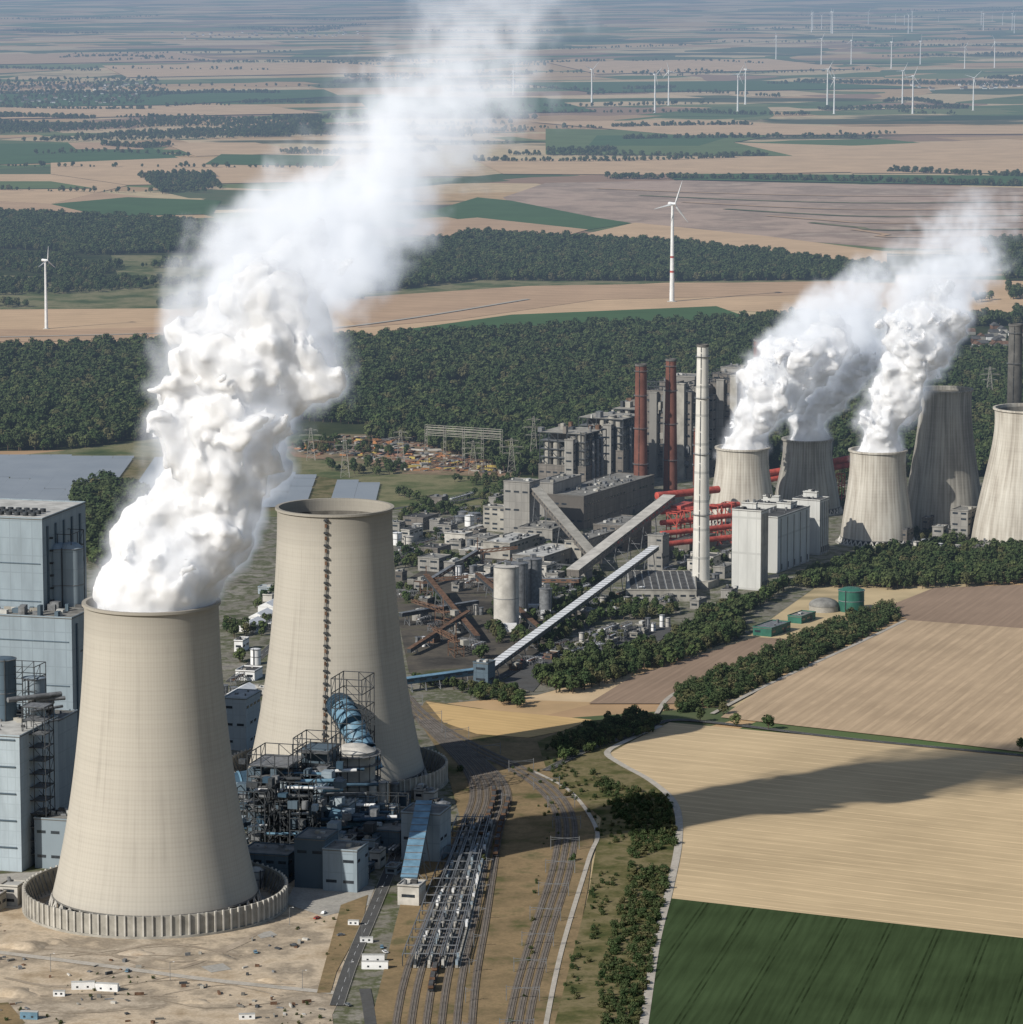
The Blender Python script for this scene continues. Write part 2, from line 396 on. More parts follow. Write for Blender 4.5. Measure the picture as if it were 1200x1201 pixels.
for k in range(7):
    vv = 222+k*8
    mbp = MB(); ln = catmull([G(700+k*50, vv), G(860+k*30, vv+6), G(1040, vv+9), G(1250, vv+7)], 60)
    strip_mesh(mbp, ln, 9, -9, FAR*(4+k*.1), 'scrub' if k % 2 else 'tan_field_b'); mbp.obj('pit_terrace_track')
fsheet('green_field', [(500, 250), (560, 232), (600, 236), (700, 256), (740, 262), (680, 272), (560, 262)], 'green_field', 2)
fsheet('tan_field', [(490, 262), (560, 256), (690, 270), (640, 284), (480, 276)], 'tan_field_b', 3)
fsheet('tan_field', [(640, 286), (745, 262), (900, 278), (1040, 296), (1040, 312), (800, 292)], 'tan_field', 3.4)
fsheet('scrub_land', [(-80, 248), (250, 260), (480, 278), (560, 276), (1050, 314), (1050, 332), (780, 332), (430, 352), (200, 362), (-80, 364)], 'scrub', 1.5)
for i_, (px, mt) in enumerate([
    ([(-80, 222), (120, 226), (240, 240), (80, 252), (-80, 250)], 'tan_field_b'), ([(-80, 205), (60, 205), (150, 218), (60, 240), (-80, 232)], 'tan_field'),
    ([(60, 240), (150, 232), (260, 236), (250, 252), (120, 254)], 'green_field'), ([(-80, 170), (160, 168), (210, 186), (60, 192), (-80, 196)], 'green_field'),
    ([(190, 168), (300, 168), (370, 180), (230, 184)], 'tan_field'), ([(80, 168), (160, 168), (170, 176), (90, 176)], 'tan_field_b'),
    ([(60, 192), (210, 186), (400, 190), (380, 214), (150, 218), (60, 205)], 'tan_field'),
    ([(860, 168), (1000, 172), (1180, 164), (1260, 170), (1260, 204), (1000, 204), (930, 186)], 'tan_field'),
    ([(560, 190), (720, 186), (930, 184), (1000, 203), (760, 206), (590, 205)], 'tan_field'), ([(640, 152), (930, 156), (860, 168), (930, 184), (640, 182)], 'olive_field'),
    ([(700, 160), (860, 160), (820, 172), (690, 172)], 'green_field'), ([(260, 182), (400, 184), (390, 196), (240, 194)], 'green_field'), ([(-80, 214), (60, 214), (110, 222), (-80, 224)], 'olive_field'),
    ([(620, 144), (800, 142), (1000, 150), (1260, 148), (1260, 158), (800, 160)], 'tan_field'), ([(780, 205), (1260, 208), (1260, 220), (790, 212)], 'green_field'),
    ([(-80, 112), (380, 106), (400, 114), (200, 124), (-80, 128)], 'green_field'), ([(-80, 128), (300, 124), (380, 134), (-80, 142)], 'tan_field'),
    ([(420, 118), (640, 116), (700, 132), (440, 136)], 'green_field'), ([(600, 98), (900, 96), (1100, 104), (700, 110)], 'green_field'),
    ([(120, 78), (400, 74), (480, 86), (150, 92)], 'tan_field'), ([(-80, 66), (200, 62), (260, 72), (-80, 78)], 'tan_field_b'),
    ([(640, 74), (900, 70), (1000, 82), (700, 88)], 'tan_field')]):
    fsheet('distant_field', px, mt, 2+i_*.35)
# ---------------------------------------------------------------- trees
TREES = bpy.data.collections.new('trees'); scene.collection.children.link(TREES)
def tree_mesh(name, h, w, seed, leaves=340, mat='foliage', trunk=.32, conical=0.0):
    r = random.Random(seed); mb = MB()
    mb.tube((0, 0, 0), (0, 0, h*.45), .035*h, 'bark', 6, .02*h, False); mb.tube((0, 0, h*.45), (.1, 0, h*.85), .02*h, 'bark', 5, .005*h, False)
    blobs = []
    for i in range(11):
        a = r.uniform(0, 2*pi); t = r.uniform(0, 1); z = h*(trunk+.1+(.8-trunk)*t)
        rad = w*.5*(.62*(1-conical*t))*sin(pi*min(1, .25+.65*t))**.6*r.uniform(.55, 1.1)
        c = Vector((rad*cos(a), rad*sin(a), z)); blobs.append((c, w*r.uniform(.17, .28)*(1-.3*conical*t)))
        if i < 7: mb.tube((0, 0, h*(trunk*.7+.25*t)), tuple(c), .012*h, 'bark', 4, .004*h, False)
    for i in range(leaves):
        c, br = blobs[i % len(blobs)]
        d = Vector((r.gauss(0, 1), r.gauss(0, 1), r.gauss(0, 1)+.25)).normalized()
        p = c+d*br*r.uniform(.65, 1.12); p.z = max(p.z, h*trunk*.4)
        nrm = (d+Vector((r.uniform(-.5, .5), r.uniform(-.5, .5), r.uniform(-.3, .6)))).normalized()
        u = nrm.orthogonal().normalized(); v = nrm.cross(u); s = w*r.uniform(.045, .085)
        q = r.uniform(0, pi); uu = u*cos(q)+v*sin(q); vv = v*cos(q)-u*sin(q)
        mb.add([tuple(p-uu*s-vv*s*.7), tuple(p+uu*s*1.1-vv*s*.5), tuple(p+uu*s*.8+vv*s), tuple(p-uu*s*.7+vv*s*.8)], [(0, 1, 2, 3)], mat)
    return mb
def make_tree(name, px, mb):
    o = mb.obj(name, (0, 0, 0)); scene.collection.objects.unlink(o); TREES.objects.link(o)
    g = G(*px); o.location = (g[0], g[1], 0); return o
make_tree('deciduous_tree', (862, 852), tree_mesh('a', 9, 8.5, 1)); make_tree('deciduous_tree', (901, 856), tree_mesh('b', 10, 9.5, 2, mat='foliage_dark'))
make_tree('deciduous_tree', (821, 847), tree_mesh('c', 11, 8, 3, mat='foliage_dark')); make_tree('deciduous_tree', (1196, 880), tree_mesh('d', 9.5, 7, 4, 340, 'foliage_dark', .25, .5))
make_tree('deciduous_tree', (848, 838), tree_mesh('e', 8, 8, 5, 340, 'foliage_olive'))
BUSH = bpy.data.collections.new('bushes'); scene.collection.children.link(BUSH)
for i, px in enumerate([(540, 905), (672, 1010), (781, 833), (566, 1010)]):
    o = tree_mesh('x', 4.5, 5.5, 20+i, 240, ('foliage_dark', 'foliage_dark', 'foliage_dark', 'foliage_olive')[i], .05).obj('bush', (0, 0, 0)); scene.collection.objects.unlink(o); BUSH.objects.link(o)
    g = G(*px); o.location = (g[0], g[1], 0)
def inst_group(coll, smin, smax):
    ng = bpy.data.node_groups.new('scatter', 'GeometryNodeTree')
    ng.interface.new_socket('Geometry', in_out='INPUT', socket_type='NodeSocketGeometry'); ng.interface.new_socket('Geometry', in_out='OUTPUT', socket_type='NodeSocketGeometry')
    n = ng.nodes; gi = n.new('NodeGroupInput'); gout = n.new('NodeGroupOutput')
    ci = n.new('GeometryNodeCollectionInfo'); ci.inputs[0].default_value = coll; ci.inputs[1].default_value = True; ci.inputs[2].default_value = True
    ip = n.new('GeometryNodeInstanceOnPoints'); ip.inputs['Pick Instance'].default_value = True
    rr = n.new('FunctionNodeRandomValue'); rr.data_type = 'FLOAT_VECTOR'; rr.inputs[0].default_value = (-.06, -.06, 0); rr.inputs[1].default_value = (.06, .06, 6.28)
    rs = n.new('FunctionNodeRandomValue'); rs.data_type = 'FLOAT'; rs.inputs[2].default_value = smin; rs.inputs[3].default_value = smax; rs.inputs['Seed'].default_value = 3
    L = ng.links; L.new(gi.outputs[0], ip.inputs['Points']); L.new(ci.outputs[0], ip.inputs['Instance'])
    L.new(rr.outputs[0], ip.inputs['Rotation']); L.new(rs.outputs[1], ip.inputs['Scale']); L.new(ip.outputs[0], gout.inputs[0])
    return ng
GROUPS = {}
def scatter(name, pts, coll=None, smin=.8, smax=1.4):
    if not pts: return
    coll = coll or TREES; k = (coll.name, smin, smax)
    if k not in GROUPS: GROUPS[k] = inst_group(coll, smin, smax)
    me = bpy.data.meshes.new(name); me.from_pydata([(p[0], p[1], 0) for p in pts], [], [])
    o = bpy.data.objects.new(name, me); scene.collection.objects.link(o)
    md = o.modifiers.new('scatter', 'NODES'); md.node_group = GROUPS[k]
    return o
def inpoly(x, y, P):
    c = False; j = len(P)-1
    for i in range(len(P)):
        xi, yi = P[i]; xj, yj = P[j]
        if (yi > y) != (yj > y) and x < (xj-xi)*(y-yi)/(yj-yi)+xi: c = not c
        j = i
    return c
def lump(x, y, s): return .5+.25*sin(x/s+1.3*sin(y/s*.7))+.25*sin(y/s*1.1+2*sin(x/s*.6+1))
def polypts(px, sp, keep=1.0, gap=None, excl=()):
    P = [G(*p) for p in px]; E = [[G(*p) for p in e] for e in excl]
    x0 = min(p[0] for p in P); x1 = max(p[0] for p in P); y0 = min(p[1] for p in P); y1 = max(p[1] for p in P)
    out = []; y = y0
    while y < y1:
        x = x0
        while x < x1:
            xx = x+rnd.uniform(-.5, .5)*sp; yy = y+rnd.uniform(-.5, .5)*sp; x += sp
            if rnd.random() > keep: continue
            if gap and lump(xx, yy, gap[0]) < gap[1]: continue
            if inpoly(xx, yy, P) and not any(inpoly(xx, yy, e) for e in E): out.append((xx, yy))
        y += sp
    return out
def linepts(px, w, sp, keep=1.0):
    L = catmull([G(*p) for p in px], sp); out = []
    for p in L:
        for k in range(max(1, int(w/sp))):
            if rnd.random() < keep: out.append((p[0]+rnd.uniform(-1, 1)*max(w/2, 1), p[1]+rnd.uniform(-1, 1)*max(w/2, 1)))
    return out
forest_px = [(-60, 416), (220, 408), (330, 402), (430, 402), (700, 390), (960, 378), (1260, 376), (1260, 560), (1000, 560), (880, 550), (640, 560), (600, 560), (560, 542), (480, 520), (350, 508), (190, 514), (80, 528), (-60, 530)]
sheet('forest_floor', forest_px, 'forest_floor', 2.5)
scatter('forest', polypts(forest_px, 9.5, .96, excl=[[(450, 452), (560, 446), (560, 458), (450, 462)], [(1120, 385), (1260, 380), (1260, 425), (1130, 420)], [(330, 492), (430, 500), (430, 520), (330, 515)], [(640, 520), (900, 490), (900, 560), (640, 570)]]), None, .8, 2.1)
sheet('forest_clearing', [(450, 454), (500, 449), (560, 448), (556, 456), (500, 460), (455, 460)], 'tan_field', 4)
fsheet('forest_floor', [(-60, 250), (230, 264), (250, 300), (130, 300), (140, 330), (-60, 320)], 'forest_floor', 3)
scatter('forest', polypts([(-60, 250), (230, 264), (290, 280), (250, 298), (100, 298), (-60, 290)], 11, .95), None, 1.1, 1.9)
scatter('forest', polypts([(-60, 290), (250, 298), (480, 300), (430, 352), (200, 360), (-60, 362)], 12, .8, (70, .5)), None, .6, 1.5)
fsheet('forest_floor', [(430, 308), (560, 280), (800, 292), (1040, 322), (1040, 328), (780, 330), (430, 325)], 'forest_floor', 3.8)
scatter('forest', polypts([(430, 304), (560, 278), (800, 290), (1040, 318), (1040, 329), (780, 331), (560, 330), (430, 345)], 11, .93), None, 1.1, 1.9)
scatter('forest', polypts([(1020, 335), (1260, 342), (1260, 372), (1100, 372), (1140, 352)], 12, .6, (60, .5)), None, 1.0, 1.7)
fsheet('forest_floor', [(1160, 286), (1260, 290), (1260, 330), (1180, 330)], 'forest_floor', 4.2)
scatter('forest', polypts([(1150, 286), (1260, 290), (1260, 328), (1180, 328)], 12, .9), None, 1.1, 1.9)
far = []
far += polypts([(-60, 146), (160, 138), (380, 142), (384, 160), (150, 166), (-60, 168)], 20, .85, (160, .3))
far += polypts([(160, 206), (250, 206), (262, 222), (190, 228)], 14, .9)
far += linepts([(720, 210), (900, 212), (1260, 220)], 40, 10, .9); far += linepts([(1050, 202), (1200, 208), (1260, 208)], 40, 10, .8)
far += linepts([(560, 190), (720, 190), (860, 186)], 20, 9, .8); far += linepts([(-60, 222), (100, 226), (240, 226)], 14, 9, .7)
far += linepts([(195, 102), (300, 102), (400, 103)], 8, 34, .9); far += linepts([(-60, 196), (380, 198)], 14, 10, .6)
far += polypts([(-60, 96), (180, 92), (200, 110), (160, 124), (-60, 128)], 34, .55)
for k in range(80):
    v = 10+rnd.random()**1.2*175; u = rnd.uniform(-60, 1200); L = rnd.uniform(40, 300)
    sp = 10 if v > 90 else 17
    far += linepts([(u, v), (u+L*.5, v+rnd.uniform(-3, 3)), (u+L, v+rnd.uniform(-4, 4))], rnd.choice([18, 30, 60]), sp, .8)
scatter('distant_hedgerows', far, None, .6, 1.6)
scatter('hedge_treeline', polypts([(625, 800), (690, 776), (770, 764), (830, 722), (890, 704), (960, 672), (1040, 650), (1260, 640), (1260, 684), (1100, 690), (1010, 694), (960, 706), (880, 722), (885, 745), (790, 780), (660, 817)], 6.5, .93, excl=[[(925, 690), (1040, 690), (1040, 722), (870, 750), (865, 730)]]), None, .6, 1.45)
scatter('hedge_treeline', polypts([(790, 812), (880, 775), (1000, 722), (1046, 712), (1056, 726), (930, 788), (835, 832), (800, 836)], 5.0, .75), BUSH, .6, 1.9)
scatter('hedge_treeline', polypts([(640, 880), (680, 858), (745, 838), (776, 848), (770, 860), (720, 872), (660, 895)], 5, .9), None, .4, .85)
scatter('embankment_bushes', polypts([(690, 905), (730, 925), (785, 935), (792, 990), (775, 1080), (745, 1230), (710, 1230), (700, 1150), (735, 1040), (738, 980)], 3.6, .7, (34, .22)), BUSH, .2, 1.1)
scatter('embankment_bushes', polypts([(640, 885), (720, 930), (735, 1000), (690, 1130), (660, 1230), (640, 1230), (680, 1090), (705, 980), (650, 920)], 4.5, .45, (27, .45)), BUSH, .15, .75)
scatter('embankment_bushes', polypts([(490, 838), (640, 900), (660, 960), (640, 1040), (600, 1250), (590, 1250), (640, 960), (600, 910)], 6, .35, (16, .55)), BUSH, .15, .6)
scatter('tree_group', polypts([(85, 640), (88, 585), (130, 575), (168, 590), (160, 660), (110, 670)], 7, .95), None, 1.3, 2.0)
scatter('tree_group', polypts([(480, 800), (560, 806), (620, 815), (610, 835), (500, 825)], 6, .8, (20, .35)), None, .5, .95)
for p in [[(470, 600), (620, 570), (640, 590), (560, 610), (470, 620)], [(470, 640), (560, 650), (560, 672), (460, 668)], [(640, 690), (700, 700), (700, 735), (640, 760)], [(700, 708), (800, 712), (790, 728), (700, 730)], [(770, 650), (850, 655), (850, 680), (780, 680)], [(570, 740), (640, 745), (640, 765), (560, 775)], [(850, 560), (990, 560), (990, 600), (860, 600)], [(262, 735), (330, 690), (330, 720), (280, 780)]]:
    scatter('tree_group', polypts(p, 9, .8, (25, .4)), None, .6, 1.2)
scatter('tree_group', polypts([(460, 610), (600, 575), (760, 560), (700, 640), (860, 660), (850, 700), (640, 790), (480, 800)], 11, .8, (30, .62)), None, .4, 1.0)
scatter('tree_group', polypts([(200, 514), (350, 506), (620, 562), (600, 580), (470, 590), (450, 562), (300, 540), (200, 530)], 11, .8, (35, .62)), None, .5, 1.2)
scatter('tree_group', polypts([(1060, 600), (1150, 600), (1150, 640), (1070, 640)], 9, .8, (20, .4)), None, .6, 1.2)
# ---------------------------------------------------------------- cooling towers
def cooling_tower(name, cx, cy, prof, mat, collar=0, ladder=None, n=96, base=9.0):
    mb = MB(); top = prof[-1][1]
    zs = np.linspace(base, top, 44)
    co = np.polyfit([p[1] for p in prof], [p[0] for p in prof], 4 if len(prof) > 5 else 3); R_ = np.polyval(co, zs)
    P = [(r, z) for r, z in zip(R_, zs)]
    mb.lathe(cx, cy, P, n, mat)
    rt = R_[-1]
    mb.lathe(cx, cy, [(rt, top-1.6), (rt+1.3, top-1.5), (rt+1.3, top), (rt-1.0, top), (rt-1.0, top-1.5), (rt-.6, top-8)], n, mat, False)
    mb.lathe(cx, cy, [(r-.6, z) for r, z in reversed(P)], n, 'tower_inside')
    rb = R_[0]
    mb.lathe(cx, cy, [(rb, base), (rb+.6, base-.8), (rb-.9, base-.8), (rb-.6, base)], n, 'concrete_dark', False)
    r0 = rb+2.6; k = 40
    for i in range(k):
        a0 = 2*pi*i/k
        for s in (-.5, .5):
            a1 = a0+s*2*pi/k
            mb.beam((cx+r0*cos(a0), cy+r0*sin(a0), 0), (cx+rb*cos(a1), cy+rb*sin(a1), base-.6), .9, 'concrete_light')
    mb.lathe(cx, cy, [(r0+2, 0), (r0+2, 1.2), (r0-3, 1.2), (r0-3, 0)], n, 'concrete_grey', False)
    mb.lathe(cx, cy, [(rb-3, 0), (rb-3, base+1), (.1, base+1)], 48, 'steel_dark', False)
    if ladder is not None:
        for i in range(len(zs)-1):
            r1, r2 = R_[i]+.9, R_[i+1]+.9
            for da in (-.012, .012):
                mb.beam((cx+r1*cos(ladder+da), cy+r1*sin(ladder+da), zs[i]), (cx+r2*cos(ladder+da), cy+r2*sin(ladder+da), zs[i+1]), .35, 'steel_dark')
            if i % 2 == 0:
                mb.box(cx+(r1+.3)*cos(ladder), cy+(r1+.3)*sin(ladder), zs[i], 1.8, 2.6, 1.1, ladder, 'steel_dark')
            else: mb.box(cx+(r1+.1)*cos(ladder), cy+(r1+.1)*sin(ladder), zs[i], .8, 1.4, 2.2, ladder, 'rust')
    o = mb.obj(name, (cx, cy, 0))
    if collar:
        mb = MB(); k = 92; hc = 12.5
        mb.lathe(cx, cy, [(collar, 0), (collar, hc), (collar-.8, hc), (collar-.8, 0)], k*2, 'concrete_grey', False)
        mb.lathe(cx, cy, [(collar+1.2, 0), (collar+1.2, 1.5), (collar, 1.5)], k, 'concrete_grey', False)
        for i in range(k):
            a = 2*pi*i/k
            mb.box(cx+(collar+.5)*cos(a), cy+(collar+.5)*sin(a), 0, 1.1, .9, hc+.5, a, 'concrete_light')
            mb.beam((cx+(collar-1)*cos(a), cy+(collar-1)*sin(a), hc*.9), (cx+(collar-5)*cos(a), cy+(collar-5)*sin(a), 0), .5, 'steel_grey')
        mb.obj('wind_screen_wall', (cx, cy, 0))
    return o
g1 = G(183, 1062); T1 = (g1[0], g1[1]); z1 = Zat(705, T1[1])
pr = lambda zt, k=1.0, rt=37.3: [(60*k, 0), (54.5*k, 22), (49*k, 50), (43.6*k, 87), (39.8*k, 122), (37.9*k, zt*.88), (rt*k, zt)]
cooling_tower('cooling_tower', T1[0], T1[1], pr(z1), 'tower_concrete', 73.5)
T2 = (Xat(395, 915, 2455), 2455.0); z2 = Zat(594, T2[1])
cooling_tower('cooling_tower', T2[0], T2[1], pr(z2, .985), 'tower_concrete', 71, ladder=radians(268-4))
def small_tower(u, vb, vt, hr, hb, mat, Y=None):
    Y = Y or G(u, vb)[1]; X = Xat(u, vb, Y); s = MPP(vb); zt = Zat(vt, Y)
    rt, rb = hr*s, hb*s
    pf = [(rb, 0), (rb*.88+rt*.12, zt*.14), (rb*.62+rt*.36, zt*.36), (rb*.33+rt*.64, zt*.58), (rt*.97+rb*.03*.5, zt*.82), (rt*1.0, zt)]
    cooling_tower('cooling_tower', X, Y, pf, mat, 0, base=6.0, n=72); return X, Y, zt, rt
S1 = small_tower(870, 614, 524, 31, 41, 'tower_concrete_old'); S2 = small_tower(946, 600, 514, 29, 40, 'tower_concrete_dark')
S3 = small_tower(1028, 636, 527, 33, 43, 'tower_concrete_old'); S4 = small_tower(1106, 624, 456, 31, 48, 'tower_concrete_dark'); S5 = small_tower(1206, 640, 478, 43, 68, 'tower_concrete_old')
# ---------------------------------------------------------------- chimneys
def chimney(u, vb, vt, wb, wt, mat, bands=0):
    x, y = G(u, vb); s = MPP(vb); zt = Zat(vt, y); rb = wb*s/2; rt = wt*s/2
    mb = MB(); n = 32
    mb.lathe(x, y, [(rb*(1-t)+rt*t, zt*t) for t in np.linspace(0, 1, 20)], n, mat)
    mb.lathe(x, y, [(rt, zt-2), (rt+.6, zt-1.8), (rt+.6, zt), (rt-.8, zt), (rt-.8, zt-8)], n, 'concrete_dark', False)
    mb.lathe(x, y, [(rt-.8, zt-8), (.1, zt-8)], n, 'steel_dark', False)
    for t in (.3, .55, .78, .95):
        r = rb*(1-t)+rt*t; z = zt*t
        mb.lathe(x, y, [(r, z), (r+1.3, z), (r+1.3, z+.25), (r, z+.25)], n, 'steel_grey', False)
        mb.lathe(x, y, [(r+1.25, z+1.1), (r+1.35, z+1.1), (r+1.35, z+1.25), (r+1.25, z+1.25)], n, 'steel_grey', False)
    mb.box(x, y, 0, rb*3, rb*3, 6, A_OLD, 'concrete_grey')
    for t0 in np.linspace(0, .97, 16):
        r = rb*(1-t0)+rt*t0+.4; r2 = rb*(1-t0-.06)+rt*(t0+.06)+.4
        mb.beam((x+r*cos(4.4), y+r*sin(4.4), zt*t0), (x+r2*cos(4.4), y+r2*sin(4.4), zt*min(1, t0+.06)), .4, 'steel_dark')
    mb.obj('chimney', (x, y, 0))
chimney(751, 594, 427, 17, 13, 'chimney_red'); chimney(786, 590, 421, 17, 12, 'chimney_red'); chimney(822, 688, 404, 21, 13, 'chimney_concrete')
chimney(889, 560, 398, 16, 13, 'chimney_red'); chimney(817, 600, 500, 10, 8, 'chimney_red'); chimney(1187, 590, 380, 19, 16, 'concrete_dark')
# ---------------------------------------------------------------- generic buildings
def rotv(x, y, a): return x*cos(a)-y*sin(a), x*sin(a)+y*cos(a)
def detail_box(mb, x, y, z, L, W, Hh, a, wall, roof='roof_grey', win=True, vents=True, rows=None):
    mb.box(x, y, z, L, W, Hh, a, wall)
    mb.box(x, y, z+Hh, L+.5, W+.5, .5, a, 'concrete_dark'); mb.box(x, y, z+Hh+.5, L-.8, W-.8, .06, a, roof)
    for sx, sy, dl, dw in ((0, 1, L+.5, .35), (0, -1, L+.5, .35), (1, 0, .35, W-.3), (-1, 0, .35, W-.3)):
        ox, oy = rotv(sx*(L/2+.07), sy*(W/2+.07), a); mb.box(x+ox, y+oy, z+Hh+.5, dl, dw, .8, a, wall)
    if win:
        rows = rows or max(1, int(Hh/5))
        for r in range(rows):
            zz = z+Hh*(r+.45)/rows
            for sx, sy, ln, in ((0, -1, L), (0, 1, L), (1, 0, W), (-1, 0, W)):
                k = max(1, int(ln/7)); wl = ln/k*.62
                for i in range(k):
                    if rnd.random() < .3: continue
                    off = -ln/2+ln*(i+.5)/k
                    lx, ly = (off, sy*(W/2+.04)) if sy else (sx*(L/2+.04), off)
                    ox, oy = rotv(lx, ly, a)
                    mb.box(x+ox, y+oy, zz, wl if sy else .2, .2 if sy else wl, min(1.7, Hh/rows*.4), a, 'window_dark')
    if vents:
        for i in range(max(3, int(L*W/130))):
            lx, ly = rnd.uniform(-.42, .42)*L, rnd.uniform(-.4, .4)*W; ox, oy = rotv(lx, ly, a); s = rnd.uniform(1, 3.2)
            if rnd.random() < .3: mb.tube((x+ox, y+oy, z+Hh+.4), (x+ox, y+oy, z+Hh+.5+s), s*.35, 'steel_grey', 8)
            else: mb.box(x+ox, y+oy, z+Hh+.52, s*rnd.uniform(.8, 2.2), s, s*.7, a, rnd.choice(['roof_light', 'steel_grey', 'concrete_grey', 'roof_dark']))
def building(name, u, v, L, W, Hh, a=A_OLD, wall='clad_grey', roof='roof_grey', **k):
    x, y = G(u, v); mb = MB(); detail_box(mb, x, y, 0, L, W, Hh, a, wall, roof, **k)
    ox, oy = rotv(L*.2, -W/2-.06, a); mb.box(x+ox, y+oy, 0, 4, .25, 4.2, a, 'steel_dark')
    return mb.obj(name, (x, y, 0))
def boiler(u, v, L, W, vt, wall, a=A_OLD, top='frame', frac=.55):
    x, y = G(u, v); zt = Zat(vt, y); mb = MB(); hb = zt*frac
    detail_box(mb, x, y, 0, L, W, hb, a, wall, 'roof_grey', rows=3)
    mb.frame(x, y, hb, L*.96, W*.96, zt-hb, a, 5, 5, 4, .9, 'steel_dark')
    for k in range(1, 5): mb.box(x, y, hb+(zt-hb)*k/4, L*.94, W*.94, .6, a, 'concrete_grey' if k == 4 else 'steel_grey')
    ox, oy = rotv(L*.14, W*.1, a); mb.box(x+ox, y+oy, hb, L*.6, W*.62, (zt-hb)*.98, a, wall)
    for i in range(5):
        ox, oy = rotv(-L*.38+i*L*.19, -W*.36, a); mb.tank(x+ox, y+oy, hb, L*.085, (zt-hb)*rnd.uniform(.5, 1.15), 'concrete_light' if i % 2 else 'concrete_grey', 14)
    for i in range(4):
        ox, oy = rotv(-L*.38, -W*.2+i*W*.18, a); mb.tank(x+ox, y+oy, hb, L*.075, (zt-hb)*rnd.uniform(.5, 1.1), 'concrete_grey', 14)
    for i in range(40):
        lx, ly = rnd.uniform(-.5, .5)*L, rnd.uniform(-.5, .5)*W; ox, oy = rotv(lx, ly, a); q = rnd.uniform(2, 8)
        mb.box(x+ox, y+oy, hb+(zt-hb)*rnd.choice([0, .25, .5, .75, 1.0]), q, q*.7, rnd.uniform(2, 7), a, rnd.choice(['concrete_grey', 'steel_grey', 'clad_brown', 'roof_light', 'rust', 'steel_dark']))
    ox, oy = rotv(-L*.5-3, -W*.2, a); detail_box(mb, x+ox, y+oy, 0, 6, 9, zt*.92, a, 'clad_grey', rows=8, vents=False)
    for i in range(3):
        ax, ay = rotv(-L*.2+i*L*.2, -W*.52, a)
        mb.tube((x+ax, y+ay, hb*.5), (x+ax, y+ay, zt*.9), 1.6, 'steel_grey', 10)
    return mb.obj('boiler_house', (x, y, 0))
boiler(672, 590, 50, 50, 505, 'clad_brown'); boiler(716, 570, 50, 50, 488, 'clad_brown'); boiler(752, 554, 46, 46, 478, 'clad_brown')
def tall_block(u, v, L, W, vt, wall, a=A_OLD):
    x, y = G(u, v); zt = Zat(vt, y); mb = MB()
    detail_box(mb, x, y, 0, L, W, zt*.88, a, wall, rows=5)
    for i in range(3):
        ox, oy = rotv(-L*.5-2.5, -W*.3+i*W*.3, a); detail_box(mb, x+ox, y+oy, 0, 5, W*.16, zt*(.97-.05*i), a, 'concrete_grey' if i == 0 else 'clad_grey', win=False, vents=False)
        ox, oy = rotv(-L*.3+i*L*.3, -W*.5-2, a); detail_box(mb, x+ox, y+oy, 0, L*.14, 4, zt*(.93-.06*i), a, 'clad_grey' if i else 'concrete_grey', rows=8, vents=False)
    ox, oy = rotv(L*.2, 0, a); detail_box(mb, x+ox, y+oy, zt*.88+.6, L*.4, W*.6, zt*.12, a, 'clad_grey', rows=1)
    ox, oy = rotv(-L*.2, W*.1, a); detail_box(mb, x+ox, y+oy, zt*.88+.6, L*.25, W*.4, zt*.08, a, 'clad_brown', rows=1)
    ox, oy = rotv(-L*.15, W*.1, a); mb.frame(x+ox, y+oy, zt*.88, L*.6, W*.8, zt*.1, a, 4, 4, 2, .8, 'steel_dark')
    for k in range(7):
        ax, ay = rotv(0, -W*.5-.8, a); mb.box(x+ax, y+ay, zt*(.12+.11*k), L*.9, 1.6, .9, a, 'concrete_grey')
        ax, ay = rotv(-L*.5-.8, 0, a); mb.box(x+ax, y+ay, zt*(.12+.11*k), 1.6, W*.9, .9, a, 'steel_dark')
    for i in range(40):
        sd_ = rnd.random() < .5; t = rnd.uniform(-.45, .45); lx, ly = (t*L, -W*.5-1) if sd_ else (-L*.5-1, t*W)
        ox, oy = rotv(lx, ly, a); mb.box(x+ox, y+oy, zt*rnd.uniform(.05, .8), rnd.uniform(2, 6), rnd.uniform(2, 6), rnd.uniform(3, 9), a, rnd.choice(['steel_dark', 'clad_brown', 'concrete_grey', 'steel_grey']))
    return mb.obj('boiler_house', (x, y, 0))
tall_block(798, 556, 62, 50, 443, 'clad_brown'); tall_block(860, 550, 64, 50, 433, 'clad_brown')
building('machine_hall', 704, 606, 160, 40, 30, wall='clad_brown', rows=2)
building('bunker_building', 612, 628, 22, 26, 50, wall='clad_grey', rows=3); building('bunker_building', 654, 612, 62, 20, 40, wall='clad_grey', rows=2)
building('workshop_hall', 600, 650, 60, 26, 14, wall='concrete_grey', roof='roof_light'); building('workshop_hall', 640, 662, 70, 30, 12, wall='clad_grey', roof='roof_light')
building('office_building', 700, 650, 100, 16, 18, wall='concrete_grey', rows=4); building('office_building', 585, 622, 16, 24, 22, wall='concrete_grey', rows=5)
building('workshop_hall', 640, 640, 44, 34, 18, wall='clad_grey', roof='roof_grey'); building('workshop_hall', 730, 640, 60, 30, 22, wall='clad_brown', roof='roof_grey')
